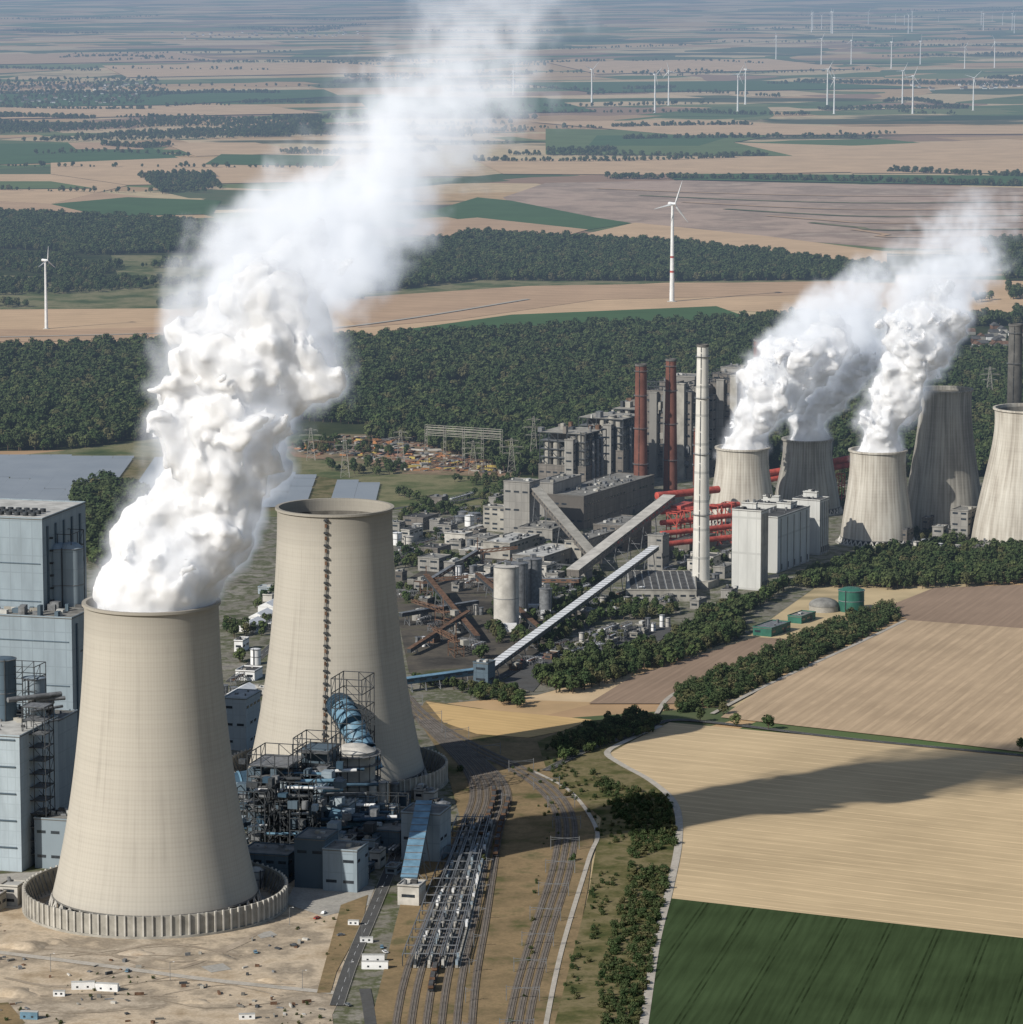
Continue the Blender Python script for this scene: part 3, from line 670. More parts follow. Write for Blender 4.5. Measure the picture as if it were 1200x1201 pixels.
def fgd(u, v, L, W, vt, wall='clad_white'):
    x, y = G(u, v); zt = Zat(vt, y); mb = MB(); a = A_OLD
    detail_box(mb, x, y, 0, L, W, zt, a, wall, 'roof_dark', win=False, vents=True)
    for i in range(5):
        ox, oy = rotv(-L/2+L*(i+.5)/5, -W/2-.25, a); mb.box(x+ox, y+oy, 0, 1.2, .5, zt*.97, a, 'concrete_grey')
        ox, oy = rotv(-L/2+L*(i+.5)/5+2, -W/2-.08, a); mb.box(x+ox, y+oy, 2, 3.2, .2, 5, a, 'steel_dark')
    ox, oy = rotv(L*.3, W*.1, a); detail_box(mb, x+ox, y+oy, zt+.6, L*.2, W*.5, 4, a, wall, 'roof_dark', win=False)
    return mb.obj('desulphurisation_building', (x, y, 0))
fgd(914, 664, 74, 26, 600); fgd(879, 690, 16, 26, 598); fgd(950, 648, 22, 26, 585); fgd(905, 655, 20, 30, 590)
mb = MB()
def P3(u, v, z):
    x, y = G(u, v); return (x, y, z)
for k in range(5):
    mb.frame(*P3(790+k*16, 648-k*3, 0), 10, 10, 36, A_OLD, 1, 1, 3, .9, 'red_paint')
for k in range(4):
    mb.tube(P3(775, 660-k*5, 16+k*6), P3(866, 650-k*5, 16+k*6), 2.4, 'red_paint', 12)
mb.tube(P3(770, 630, 38), P3(842, 622, 38), 3.4, 'red_paint', 14); mb.box(*P3(800, 640, 30), 30, 10, 8, A_OLD, 'red_paint')
mb.box(*P3(812, 648, 0), 60, 20, 14, A_OLD, 'clad_brown')
mb.obj('red_flue_ducts')
mb = MB()
for k, zz in enumerate((28, 34)):
    mb.tube(P3(880, 600, zz), P3(1000, 590, zz+10), 3.0, 'red_paint', 12)
for u in (895, 925, 955, 985): mb.frame(*P3(u, 597, 0), 8, 6, 34, A_OLD, 1, 1, 3, .8, 'red_paint')
mb.obj('red_flue_ducts')
# conveyors
def conveyor(name, a, b, za, zb, w, h, roof, wall, legs=8, stripes=False):
    A = Vector(P3(*a, za)); B = Vector(P3(*b, zb)); d = (B-A); L = d.length; dn = d.normalized(); side = dn.cross(Vector((0, 0, 1))).normalized(); up = side.cross(dn).normalized()
    mb = MB()
    def prism(s0, s1, u0, u1, t0, t1, m):
        vs = []
        for t in (t0, t1):
            for s_, u_ in ((s0, u0), (s1, u0), (s1, u1), (s0, u1)): vs.append(tuple(A+d*t+side*s_+up*u_))
        mb.add(vs, [(0, 1, 2, 3), (7, 6, 5, 4), (0, 4, 5, 1), (1, 5, 6, 2), (2, 6, 7, 3), (3, 7, 4, 0)], m)
    prism(-w/2, w/2, 0, h, 0, 1, wall); prism(-w/2-.3, w/2+.3, h+.01, h+.35, 0, 1, roof)
    n = int(L/9)
    for i in range(n):
        t = (i+.3)/n
        prism(-w/2-.08, -w/2+.02, h*.45, h*.75, t, t+.5/n, 'window_dark'); prism(w/2-.02, w/2+.08, h*.45, h*.75, t, t+.5/n, 'window_dark')
        if stripes: prism(-w/2-.32, w/2+.32, h+.36, h+.5, t, t+.12/n, 'steel_grey')
    for i in range(legs):
        t = (i+.5)/legs; p = A+d*t
        for s_ in (-1, 1):
            mb.beam(tuple(p+side*s_*w*.45), (p.x+side.x*s_*w*.8, p.y+side.y*s_*w*.8, 0), .6, 'steel_grey')
        mb.beam(tuple(p+side*w*.45-Vector((0, 0, p.z*.5))), tuple(p-side*w*.45-Vector((0, 0, p.z*.5))), .4, 'steel_grey')
        mb.beam((p.x+side.x*w*.8, p.y+side.y*w*.8, 0), tuple(p-side*w*.4-Vector((0, 0, p.z*.4))), .35, 'steel_grey')
    mb.obj(name)
conveyor('conveyor_gallery', (570, 800), (768, 672), 6, 20, 7, 3.5, 'white_paint', 'steel_dark', 14, True)
conveyor('conveyor_gallery', (672, 690), (785, 640), 10, 40, 11, 6, 'concrete_light', 'clad_brown', 7)
conveyor('conveyor_gallery', (700, 672), (625, 628), 8, 42, 9, 5, 'concrete_grey', 'clad_brown', 5)
conveyor('conveyor_gallery', (472, 812), (570, 800), 6, 7, 6, 4, 'blue_duct', 'blue_dark', 6)
conveyor('conveyor_gallery', (560, 756), (500, 700), 4, 16, 4, 3, 'rust', 'steel_dark', 6); conveyor('conveyor_gallery', (640, 752), (560, 690), 4, 10, 4, 3, 'rust', 'steel_dark', 8)
conveyor('conveyor_gallery', (560, 690), (680, 700), 6, 12, 4, 3, 'steel_grey', 'rust', 6); conveyor('conveyor_gallery', (470, 735), (560, 720), 8, 8, 4, 3, 'steel_grey', 'steel_dark', 6)
conveyor('conveyor_gallery', (480, 770), (550, 735), 3, 10, 3, 3, 'rust', 'steel_dark', 5); conveyor('conveyor_gallery', (500, 690), (560, 665), 3, 12, 3, 3, 'steel_grey', 'rust', 5)
building('transfer_tower', 568, 802, 12, 12, 16, wall='clad_blue_dark', rows=2)
building('transfer_tower', 772, 668, 14, 14, 30, wall='clad_grey', rows=4)
for u, v, r, vt in ((594, 738, 10.0, 664), (608, 722, 8, 660), (624, 716, 8, 655), (640, 724, 5, 690)):
    x, y = G(u, v); mb = MB(); mb.tank(x, y, 0, r, Zat(vt, y), 'concrete_light' if u < 600 else 'steel_grey', 32, .12)
    mb.box(x, y-r-2, 0, r*1.6, 4, 7, 0, 'white_paint'); mb.box(x+1, y, Zat(vt, y), 4, 4, 3.5, .4, 'steel_grey'); mb.obj('silo')
for u, v in ((500, 700), (520, 735), (560, 665), (535, 770), (600, 690)):
    x, y = G(u, v); mb = MB(); a = rnd.uniform(0, 3)
    mb.frame(x, y, 0, 10, 8, 12, a, 1, 1, 2, .7, 'rust'); c, s = cos(a), sin(a)
    for k in (-1.5, 1.5):
        mb.beam((x-s*k, y+c*k, 12), (x+c*35-s*k, y+s*35+c*k, 16), .6, 'rust'); mb.beam((x-s*k, y+c*k, 15), (x+c*35-s*k, y+s*35+c*k, 17.5), .5, 'rust')
        for i in range(7): mb.beam((x+c*i*5-s*k, y+s*i*5+c*k, 12+i*.6), (x+c*(i+1)*5-s*k, y+s*(i+1)*5+c*k, 15.5+i*.4), .35, 'rust')
        mb.beam((x-s*k, y+c*k, 12), (x-c*14-s*k, y-s*14+c*k, 14), .6, 'rust')
    mb.beam((x, y, 12), (x, y, 26), .8, 'rust'); mb.beam((x, y, 26), (x+c*30, y+s*30, 17), .25, 'steel_dark'); mb.box(x-c*13, y-s*13, 11, 5, 5, 4, a, 'concrete_grey')
    mb.obj('coal_stacker')
x, y = G(775, 694); mb = MB(); detail_box(mb, x, y, 0, 58, 96, 9, radians(-2), 'concrete_grey', 'roof_light', rows=1, vents=False)
for i in range(9):
    for j in range(13): mb.box(x-24+i*6.0, y-42+j*7.0, 9.9, 4.6, 4.8, .5, 0, 'roof_dark')
mb.obj('warehouse')
def site(px, n, wallset, a, smax=26, hmax=14, seed=1):
    P = [G(*p) for p in px]; r = random.Random(seed); done = []
    x0 = min(p[0] for p in P); x1 = max(p[0] for p in P); y0 = min(p[1] for p in P); y1 = max(p[1] for p in P); tries = 0
    while len(done) < n and tries < 4000:
        tries += 1; x = r.uniform(x0, x1); y = r.uniform(y0, y1)
        if not inpoly(x, y, P): continue
        L, W = r.uniform(8, smax), r.uniform(6, smax*.6); q = max(L, W)*.6
        if any(hypot(x-d[0], y-d[1]) < q+d[2] for d in done): continue
        done.append((x, y, q)); t = r.random(); mb = MB()
        if t < .55:
            detail_box(mb, x, y, 0, L, W, r.uniform(3.5, hmax), a, r.choice(wallset), r.choice(['roof_grey', 'roof_light', 'roof_dark', 'roof_grey'])); mb.obj('industrial_building', (x, y, 0))
        elif t < .72:
            for k in range(r.choice([1, 2, 3])): mb.tank(x+k*W*.7, y, 0, W*.3, r.uniform(5, 12), r.choice(['white_paint', 'concrete_light', 'steel_grey']), 20)
            mb.obj('storage_tank', (x, y, 0))
        else:
            mb.frame(x, y, 0, L*1.6, 4, 7, a+(pi/2 if r.random() < .3 else 0), 6, 1, 2, .35)
            for k in (-1.2, 0, 1.2):
                ox, oy = rotv(L*.9, k, a); mb.tube((x-ox+2*rotv(0, k, a)[0], y-oy+2*rotv(0, k, a)[1], 5.5), (x+ox, y+oy, 5.5), .5, r.choice(['steel_grey', 'white_paint', 'rust']), 8)
            mb.obj('pipe_rack', (x, y, 0))
OW = ['clad_grey', 'concrete_grey', 'concrete_light', 'clad_grey', 'clad_brown']
site([(460, 620), (560, 600), (590, 640), (560, 655), (470, 660)], 30, OW, A_OLD, 38, 12, 3)
site([(500, 665), (690, 668), (700, 690), (640, 712), (560, 690)], 26, OW, A_OLD, 34, 12, 4)
site([(640, 712), (700, 700), (860, 700), (850, 712), (700, 730), (640, 735)], 16, OW, A_OLD, 20, 8, 5)
site([(765, 640), (860, 655), (850, 685), (770, 680)], 16, OW, A_OLD, 26, 14, 6)
site([(970, 630), (1060, 655), (1180, 655), (1180, 632), (1060, 630)], 10, OW, A_OLD, 26, 14, 7)
site([(262, 800), (300, 700), (330, 690), (330, 760), (300, 870), (262, 880)], 14, ['white_paint', 'concrete_light', 'clad_blue_light'], A_NEW, 26, 10, 8)
site([(480, 600), (560, 575), (760, 560), (620, 600)], 18, OW, A_OLD, 30, 14, 9)
site([(590, 790), (640, 770), (720, 737), (790, 735), (700, 765)], 26, ['concrete_light', 'concrete_grey', 'rust', 'clad_grey'], A_OLD, 11, 4, 10)
site([(1060, 640), (1150, 640), (1150, 622), (1120, 618)], 5, OW, A_OLD, 22, 20, 12)
site([(470, 680), (560, 690), (600, 740), (540, 780), (480, 780)], 16, ['clad_brown', 'rust', 'clad_grey'], A_OLD, 16, 9, 13)
building('boiler_house_annex', 1130, 636, 26, 16, 30, wall='clad_grey')
mb = MB(); cols = ['brick_stock', 'orange_paint', 'rust', 'rust', 'concrete_light', 'brick_stock', 'concrete_dark', 'steel_grey', 'steel_dark', 'rust', 'concrete_grey', 'orange_paint', 'concrete_grey', 'steel_dark', 'yellow_paint']
for p in polypts([(345, 522), (400, 512), (480, 515), (590, 545), (600, 556), (470, 552), (440, 540), (350, 532)], 8, .72):
    L = rnd.uniform(3, 15); mb.box(p[0], p[1], 0, L, rnd.uniform(1.5, 3.5), rnd.uniform(.6, 2.6), rnd.choice([A_OLD, A_OLD, A_OLD+pi/2, .1]), rnd.choice(cols))
for u, v in ((380, 530), (440, 528), (520, 548), (560, 552)):
    x, y = G(u, v); mb.frame(x, y, 0, 30, 8, 11, A_OLD-pi/2, 3, 1, 1, .45, 'rust', False)
mb.obj('stockyard_goods')
sheet('stockyard_ground', [(335, 525), (400, 509), (490, 512), (600, 545), (610, 560), (470, 556), (430, 544), (345, 536)], 'stockyard_dirt', 3)
def pylon(u, v, h, mat='steel_grey', name='electricity_pylon', w=4.5):
    x, y = G(u, v); mb = MB(); n = 7
    for k in range(n):
        z0, z1 = h*k/n, h*(k+1)/n; w0, w1 = w*(1-.85*k/n), w*(1-.85*(k+1)/n)
        c0 = [(x+sx*w0, y+sy*w0, z0) for sx, sy in ((-1, -1), (1, -1), (1, 1), (-1, 1))]; c1 = [(x+sx*w1, y+sy*w1, z1) for sx, sy in ((-1, -1), (1, -1), (1, 1), (-1, 1))]
        for i in range(4):
            mb.beam(c0[i], c1[i], .32, mat); mb.beam(c0[i], c1[(i+1) % 4], .2, mat); mb.beam(c1[i], c1[(i+1) % 4], .18, mat)
    for z, l in ((h*.62, 9), (h*.78, 12), (h*.94, 7)):
        for s in (-1, 1):
            mb.beam((x, y, z+1.2), (x+s*l, y, z), .26, mat); mb.beam((x, y, z-.6), (x+s*l, y, z), .26, mat)
            mb.beam((x+s*l, y, z), (x+s*l, y, z-2), .2, mat)
    mb.obj(name, (x, y, 0))
for u, v, h in ((626, 545, 50), (405, 560, 42), (1160, 470, 40), (470, 545, 36), (600, 560, 40), (555, 556, 34), (365, 540, 34)): pylon(u, v, h, 'concrete_grey')
mb = MB()
for row, (va, vb) in enumerate(((546, 552), (536, 542))):
    X0 = G(500, va); X1 = G(588, vb); N = 4; hh = 40 if row == 0 else 34
    for i in range(N+1):
        x = X0[0]+(X1[0]-X0[0])*i/N; y = X0[1]+(X1[1]-X0[1])*i/N; mb.frame(x, y, 0, 2.4, 2.4, hh, 0, 1, 1, 6, .28, 'concrete_grey')
    for z in (hh, hh*.85):
        mb.beam((*X0, z), (*X1, z), .45, 'concrete_grey'); mb.beam((*X0, z-2), (*X1, z-2), .45, 'concrete_grey')
mb.obj('substation_gantry')
# solar park
mb = MB(); PP = [G(*p) for p in [(-60, 592), (-60, 534), (188, 538), (300, 552), (442, 570), (432, 591), (185, 602)]]
y = min(p[1] for p in PP)
while y < max(p[1] for p in PP):
    x = min(p[0] for p in PP)
    while x < max(p[0] for p in PP):
        if inpoly(x+10, y, PP) and rnd.random() > .02 and not (int((x+2000)/22) % 9 == 0):
            mb.add([(x, y-3.0, .9), (x+21.6, y-3.0, .9), (x+21.6, y+2.8, 2.6), (x, y+2.8, 2.6)], [(0, 1, 2, 3)], 'solar_glass')
            for q in (3, 18): mb.tube((x+q, y+1.5, 0), (x+q, y+1.5, 2.2), .12, 'steel_grey', 4, cap=False)
        x += 22
    y += 9.5
mb.obj('solar_panel_array')
def village(name, px, sp, keep=.5):
    mb = MB()
    for x, y in polypts(px, sp, keep):
        L, W, h = rnd.uniform(9, 16), rnd.uniform(8, 11), rnd.uniform(4, 6.5); a = rnd.choice([.2, .2+pi/2])
        mb.box(x, y, 0, L, W, h, a, rnd.choice(['concrete_light', 'concrete_light', 'rust', 'concrete_grey', 'white_paint']))
        c = [rotv(sx*(L/2+.4), sy*(W/2+.4), a) for sx, sy in ((-1, -1), (1, -1), (1, 1), (-1, 1))]; r1 = rotv(-L/2-.4, 0, a); r2 = rotv(L/2+.4, 0, a)
        vs = [(x+p[0], y+p[1], h) for p in c]+[(x+r1[0], y+r1[1], h+4), (x+r2[0], y+r2[1], h+4)]
        mb.add(vs, [(0, 1, 5, 4), (2, 3, 4, 5), (1, 2, 5), (3, 0, 4)], rnd.choice(['rust', 'roof_dark', 'roof_dark']))
    mb.obj(name)
village('distant_village', [(-60, 100), (170, 97), (190, 108), (150, 122), (-60, 126)], 60, .4); village('distant_village', [(1130, 388), (1240, 384), (1240, 420), (1140, 415)], 24, .6)
village('distant_village', [(200, 40), (420, 36), (430, 44), (210, 48)], 110, .4); village('distant_village', [(1060, 100), (1240, 96), (1240, 103), (1080, 107)], 60, .4)
# ---------------------------------------------------------------- wind turbines
def turbine(u, vb, vh, rpx, yaw=0.0, ph=0.0, band=False):
    x, y = G(u, vb); zh = Zat(vh, y); R_ = rpx*MPP(vb); mb = MB(); k = zh/100
    mb.lathe(x, y, [(2.6*k, 0), (1.9*k, zh*.5), (1.35*k, zh-1)], 20, 'white_paint')
    mb.lathe(x, y, [(5*k, 0), (5*k, .8), (2.6*k, 1)], 20, 'concrete_light')
    if band: mb.lathe(x, y, [(2.28*k, zh*.3), (2.2*k, zh*.3+3)], 20, 'red_paint'); mb.lathe(x, y, [(2.02*k, zh*.45), (1.98*k, zh*.45+3)], 20, 'red_paint')
    f = Vector((sin(yaw), -cos(yaw), 0)); s = Vector((cos(yaw), sin(yaw), 0)); up = Vector((0, 0, 1)); c = Vector((x, y, zh))
    mb.tube(tuple(c-f*6*k+up*.6), tuple(c+f*3*k+up*.6), 2.1*k, 'white_paint', 10, 1.8*k); mb.tube(tuple(c+f*3*k+up*.6), tuple(c+f*6*k+up*.6), 1.8*k, 'white_paint', 10, .5*k)
    hub = c+f*4.6*k+up*.6
    for i in range(3):
        a = ph+i*2*pi/3; d = up*cos(a)+s*sin(a); t = s*cos(a)-up*sin(a)
        mb.tube(tuple(hub), tuple(hub+d*R_*.08), .9*k, 'white_paint', 8)
        vs = []
        prof = ((.06, 1.0), (.2, 2.2), (.5, 1.6), (.8, 1.0), (1.0, .3))
        for q, ch in prof:
            p = hub+d*R_*q
            vs += [tuple(p-t*ch*k*.35), tuple(p+f*.35*k*ch), tuple(p+t*ch*k*.75), tuple(p-f*.25*k*ch)]
        fs = []
        for j in range(len(prof)-1):
            for w in range(4): fs.append((j*4+w, j*4+(w+1) % 4, j*4+4+(w+1) % 4, j*4+4+w))
        mb.add(vs, fs, 'white_paint')
    mb.obj('wind_turbine', (x, y, 0))
turbine(788, 354, 240, 29, .5, .35, True); turbine(55, 386, 306, 17, .9, .1); turbine(291, 330, 298, 14, .6, .5)
for u, vb, vh, r in ((694, 125, 82, 13), (768, 133, 88, 13), (784, 124, 84, 11), (865, 131, 88, 13), (874, 123, 82, 11), (970, 125, 82, 12), (978, 134, 92, 13), (1058, 125, 84, 12), (1070, 134, 90, 13), (1141, 130, 92, 13), (910, 70, 43, 8), (963, 76, 46, 9), (998, 76, 48, 10), (1045, 81, 50, 10), (1079, 76, 49, 9), (1131, 81, 56, 9), (1166, 80, 50, 9), (602, 112, 84, 10)):
    turbine(u, vb, vh, r, rnd.uniform(.2, .9), rnd.uniform(0, 2))
for k in range(18): turbine(rnd.uniform(930, 1110) if k < 12 else rnd.uniform(1150, 1200), rnd.uniform(26, 40), rnd.uniform(14, 20), 5, rnd.uniform(.2, .9), rnd.uniform(0, 2))
# ---------------------------------------------------------------- biogas plant
x, y = G(998, 716); mb = MB(); mb.tank(x, y, 0, 10.5, 17, 'green_paint', 36, .25); mb.obj('storage_tank', (x, y, 0))
x, y = G(966, 716); mb = MB(); mb.lathe(x, y, [(12, 0), (12, 4.5)], 36, 'concrete_grey')
mb.lathe(x, y, [(12.3*cos(t), 4.5+6*sin(t)) for t in np.linspace(0, 1.55, 9)], 36, 'roof_grey'); mb.obj('biogas_dome', (x, y, 0))
building('biogas_shed', 905, 742, 34, 16, 6, a=radians(60), wall='green_paint', roof='steel_grey', rows=1); building('biogas_shed', 940, 728, 26, 12, 5, a=radians(60), wall='green_paint', roof='roof_grey', rows=1)
# ---------------------------------------------------------------- near plant: boiler house
def box_at(mb, ul, ur, vb, vt, depth, wall, roof='roof_grey', Y=None, a=A_NEW-pi/2, **k):
    Y = Y or G(600, vb)[1]; x0 = Xat(ul, vb, Y); x1 = Xat(ur, vb, Y); L = x1-x0; z = Zat(vt, Y)
    cx, cy = (x0+x1)/2, Y
    ox, oy = rotv(0, depth/2, a); detail_box(mb, cx+ox, cy+oy, 0, L, depth, z, a, wall, roof, **k)
    return cx+ox, cy+oy, z, L
mb = MB()
bx = box_at(mb, -90, 60, 905, 607, 75, 'clad_blue', 'roof_light', Y=2420, win=False, vents=False)
for i in range(12):
    for j in range(3):
        ox, oy = rotv(-30+i*5.5, -26+j*8, A_NEW-pi/2); mb.tube((bx[0]+ox, bx[1]+oy, bx[2]+.6), (bx[0]+ox, bx[1]+oy, bx[2]+3), 1.9, 'steel_dark', 12)
b2 = box_at(mb, -90, 94, 950, 722, 60, 'clad_blue', 'roof_grey', Y=2395, win=False); b2b = box_at(mb, -90, 104, 950, 760, 80, 'clad_blue_dark', 'roof_grey', Y=2410, win=False)
for u in (68, 86):
    X = Xat(u, 700, 2440); mb.tank(X, 2432, Zat(725, 2440), 8, Zat(640, 2440)-Zat(725, 2440), 'clad_blue', 24, .5)
mb.frame(Xat(77, 700, 2440), 2440, Zat(725, 2440), 22, 18, 56, A_NEW, 2, 2, 6, .45, 'steel_dark')
for k in range(9):
    mb.box(Xat(62, 700, 2419), 2419, 100+k*8, 2.2, 3, 1.0, 0, 'steel_dark')
aN = A_NEW-pi/2
for (bb, yy0, zz0, zz1, st) in ((bx, 75, 125, bx[2]-6, 24), (b2, 60, 20, b2[2]-5, 28)):
    z = zz0
    while z < zz1:
        ox, oy = rotv(0, -yy0/2-.2, aN); mb.box(bb[0]+ox, bb[1]+oy, z, bb[3]*.96, .4, .6, aN, 'clad_blue_dark'); z += st
    for i in range(5):
        ox, oy = rotv(bb[3]/2+.4, -yy0/2+8+i*14, aN); mb.box(bb[0]+ox, bb[1]+oy, zz0-15, .8, 2.2, zz1-zz0+16, aN, 'clad_blue_dark')
for i in range(16): 
    ox, oy = rotv(rnd.uniform(0, b2[3]/2-6), rnd.uniform(-28, -2), aN); mb.box(b2[0]+ox, b2[1]+oy, b2[2]+.5, rnd.uniform(2, 6), rnd.uniform(2, 6), rnd.uniform(2, 7), aN, rnd.choice(['steel_grey', 'clad_blue_dark', 'roof_light']))
mb.obj('boiler_house')
mb = MB()
b3 = box_at(mb, -80, 30, 1028, 862, 60, 'clad_blue_light', 'roof_light', Y=2215, win=False); b4 = box_at(mb, -60, 62, 1010, 850, 50, 'clad_blue', 'roof_grey', Y=2270, win=False)
X = Xat(4, 800, 2260); mb.tank(X, 2260, Zat(850, 2260), 8, 40, 'clad_blue_dark', 20); mb.tank(X+18, 2262, Zat(850, 2260), 7, 28, 'clad_blue', 20)
mb.frame(Xat(46, 950, 2225), 2228, 0, 14, 14, 95, A_NEW, 2, 2, 12, .5, 'steel_dark')
for k in range(12): mb.box(Xat(46, 950, 2225), 2228, 7+k*8, 13, 13, .4, A_NEW, 'steel_grey')
mb.frame(Xat(20, 850, 2262), 2266, Zat(850, 2260), 30, 18, 36, aN, 4, 2, 5, .5, 'steel_dark')
for k in range(5): ox, oy = rotv(0, -30.4, aN); mb.box(b3[0]+ox, b3[1]+oy, 14+k*16, b3[3]*.9, .6, .8, aN, 'clad_blue_dark')
for i in range(46):
    mb.box(Xat(rnd.uniform(-40, 60), 900, 2250), 2262+rnd.uniform(-8, 30), b4[2]+.5, rnd.uniform(2, 8), rnd.uniform(2, 6), rnd.uniform(2, 12), A_NEW, rnd.choice(['steel_grey', 'clad_blue_dark', 'roof_light', 'steel_dark', 'clad_blue']))
for i in range(8): mb.tube((Xat(rnd.uniform(-10, 55), 900, 2240), 2240+rnd.uniform(0, 20), b4[2]+3+i*2.5), (Xat(rnd.uniform(20, 75), 900, 2240), 2262, b4[2]+3+i*2.5), rnd.uniform(.5, 1.6), 'steel_grey', 8)
mb.obj('boiler_house_annex')
mb = MB(); box_at(mb, 40, 92, 1022, 962, 22, 'clad_blue', 'roof_grey', Y=2215, rows=2)
for i in range(10): mb.box(Xat(46+i*5, 970, 2222), 2222+rnd.uniform(0, 12), Zat(962, 2215)+.5, 2.4, 3, rnd.uniform(1.5, 4), A_NEW, rnd.choice(['steel_grey', 'roof_dark', 'roof_light']))
mb.obj('switchgear_building')
mb = MB(); box_at(mb, 0, 22, 1062, 1040, 12, 'concrete_light', 'roof_light', rows=2); box_at(mb, -30, -2, 1070, 1052, 14, 'concrete_grey', 'roof_light', rows=1); mb.obj('site_office')
# ---------------------------------------------------------------- near plant: flue gas cleaning complex
mb = MB()
def at(u, v, Y): return Vector((Xat(u, v, Y), Y, Zat(v, Y)))
pts = [at(436, 905, 2370), at(426, 880, 2372), at(414, 852, 2380), at(402, 832, 2395), at(397, 826, 2415)]
for i in range(len(pts)-1):
    mb.tube(pts[i], pts[i+1], 8.0 if i < 3 else 7.4, 'blue_duct', 24)
    d = (pts[i+1]-pts[i])
    for t in (0, .33, .66): mb.tube(pts[i]+d*t, pts[i]+d*(t+.06), 8.6, 'blue_dark', 24)
mb.frame(Xat(414, 900, 2372), 2378, 0, 26, 20, 84, A_NEW, 3, 2, 9, .6, 'steel_dark')
ax = at(416, 925, 2352); mb.tank(ax.x, ax.y, 0, 13, 42, 'concrete_light', 32, .35)
for zz in (14, 24, 34, 40): mb.lathe(ax.x, ax.y, [(13, zz), (16.5, zz), (16.5, zz+.4), (13, zz+.4)], 32, 'steel_grey', False); mb.lathe(ax.x, ax.y, [(16.4, zz+1.2), (16.6, zz+1.2), (16.6, zz+1.4), (16.4, zz+1.4)], 32, 'steel_grey', False)
for i in range(14):
    a = 2*pi*i/14; mb.beam((ax.x+16*cos(a), ax.y+16*sin(a), 0), (ax.x+16*cos(a), ax.y+16*sin(a), 41), .5, 'steel_dark')
mb.obj('flue_gas_absorber')
mb = MB()
q = [at(262, 925, 2300), at(300, 918, 2305), at(340, 915, 2310), at(358, 930, 2312)]
for i in range(3):
    mb.tube(q[i], q[i+1], 8.5, 'blue_dark', 22)
    for t in (.1, .5, .9): mb.tube(q[i]+(q[i+1]-q[i])*t, q[i]+(q[i+1]-q[i])*(t+.05), 9.2, 'blue_duct', 22)
q = [at(388, 955, 2285), at(430, 968, 2280), at(480, 992, 2270)]
for i in range(2): mb.tube(q[i], q[i+1], 4.5, 'blue_duct', 18)
mb.frame(Xat(325, 1000, 2280), 2288, 0, 34, 26, 56, A_NEW, 4, 3, 8, .6, 'steel_dark'); mb.frame(Xat(372, 1000, 2300), 2312, 0, 26, 22, 60, A_NEW, 3, 2, 8, .6, 'steel_dark')
mb.frame(Xat(300, 1000, 2250), 2256, 0, 26, 20, 40, A_NEW, 3, 3, 5, .6, 'steel_dark'); mb.frame(Xat(352, 1000, 2255), 2262, 0, 22, 18, 44, A_NEW, 3, 3, 6, .6, 'steel_dark')
mb.frame(Xat(430, 1000, 2290), 2302, 0, 50, 8, 26, radians(-8), 8, 1, 3, .4, 'steel_dark')
for k in range(1, 8): mb.box(Xat(325, 1000, 2280), 2288, k*7, 32, 24, .35, A_NEW, 'steel_grey')
for k in range(1, 7): mb.box(Xat(372, 1000, 2300), 2312, k*8.5, 24, 20, .35, A_NEW, 'steel_grey')
mb.box(Xat(318, 1000, 2290), 2296, 0, 26, 22, 44, A_NEW, 'clad_blue_dark'); mb.box(Xat(376, 1000, 2310), 2318, 0, 20, 18, 52, A_NEW, 'clad_blue_dark')
for i in range(190):
    u = rnd.uniform(276, 450); Y = rnd.uniform(2245, 2322)
    mb.box(Xat(u, 1000, Y), Y, rnd.choice([0, 0, 7, 14, 21, 28, 35, 42]) if u < 410 else rnd.choice([0, 7, 14]), rnd.uniform(2, 9), rnd.uniform(2, 7), rnd.uniform(2, 6), A_NEW, rnd.choice(['steel_grey', 'clad_blue', 'steel_dark', 'steel_grey', 'clad_blue_dark', 'clad_blue_light', 'blue_dark', 'clad_blue_dark']))
for i in range(60):
    Y = rnd.uniform(2250, 2320); u = rnd.uniform(275, 430); L = rnd.uniform(10, 34); z = rnd.uniform(4, 46 if u < 390 else 22)
    X = Xat(u, 1000, Y); mb.tube((X, Y, z), (X+L, Y+rnd.uniform(-2, 6), z), rnd.uniform(.4, 1.3), rnd.choice(['steel_grey', 'blue_dark', 'white_paint', 'steel_dark', 'blue_duct']), 8)
mb.obj('flue_gas_duct_structure')
def bat(name, ul, ur, vb, vt, d, wall, roof='roof_grey', **k):
    mb = MB(); r = box_at(mb, ul, ur, vb, vt, d, wall, roof, **k); mb.obj(name); return r
bat('process_building', 345, 382, 1042, 985, 26, 'clad_blue_dark', rows=2); bat('process_building', 378, 420, 1046, 998, 22, 'clad_blue', rows=2)
bat('process_building', 352, 388, 1000, 925, 24, 'clad_blue', 'roof_grey', Y=2300, rows=3); bat('process_building', 376, 410, 1002, 945, 20, 'clad_blue', 'roof_light', Y=2290, rows=2)
bat('process_building', 280, 340, 1035, 1003, 26, 'clad_blue_dark', rows=2); bat('process_building', 470, 517, 1010, 955, 24, 'clad_blue', 'roof_grey', rows=1)
bat('process_building', 420, 470, 1000, 975, 22, 'clad_blue_dark', 'roof_grey', rows=1); bat('process_building', 262, 290, 880, 820, 30, 'clad_blue_light', 'roof_light', rows=3)
bat('process_building', 330, 372, 905, 895, 20, 'concrete_light', 'roof_light', Y=2370, rows=1); bat('pump_house', 466, 492, 1062, 1040, 14, 'concrete_light', 'roof_light', rows=1)
bat('process_building', 400, 440, 965, 935, 18, 'clad_blue', 'roof_grey', rows=2); bat('process_building', 440, 462, 972, 950, 14, 'clad_blue_dark', 'roof_light', rows=2)
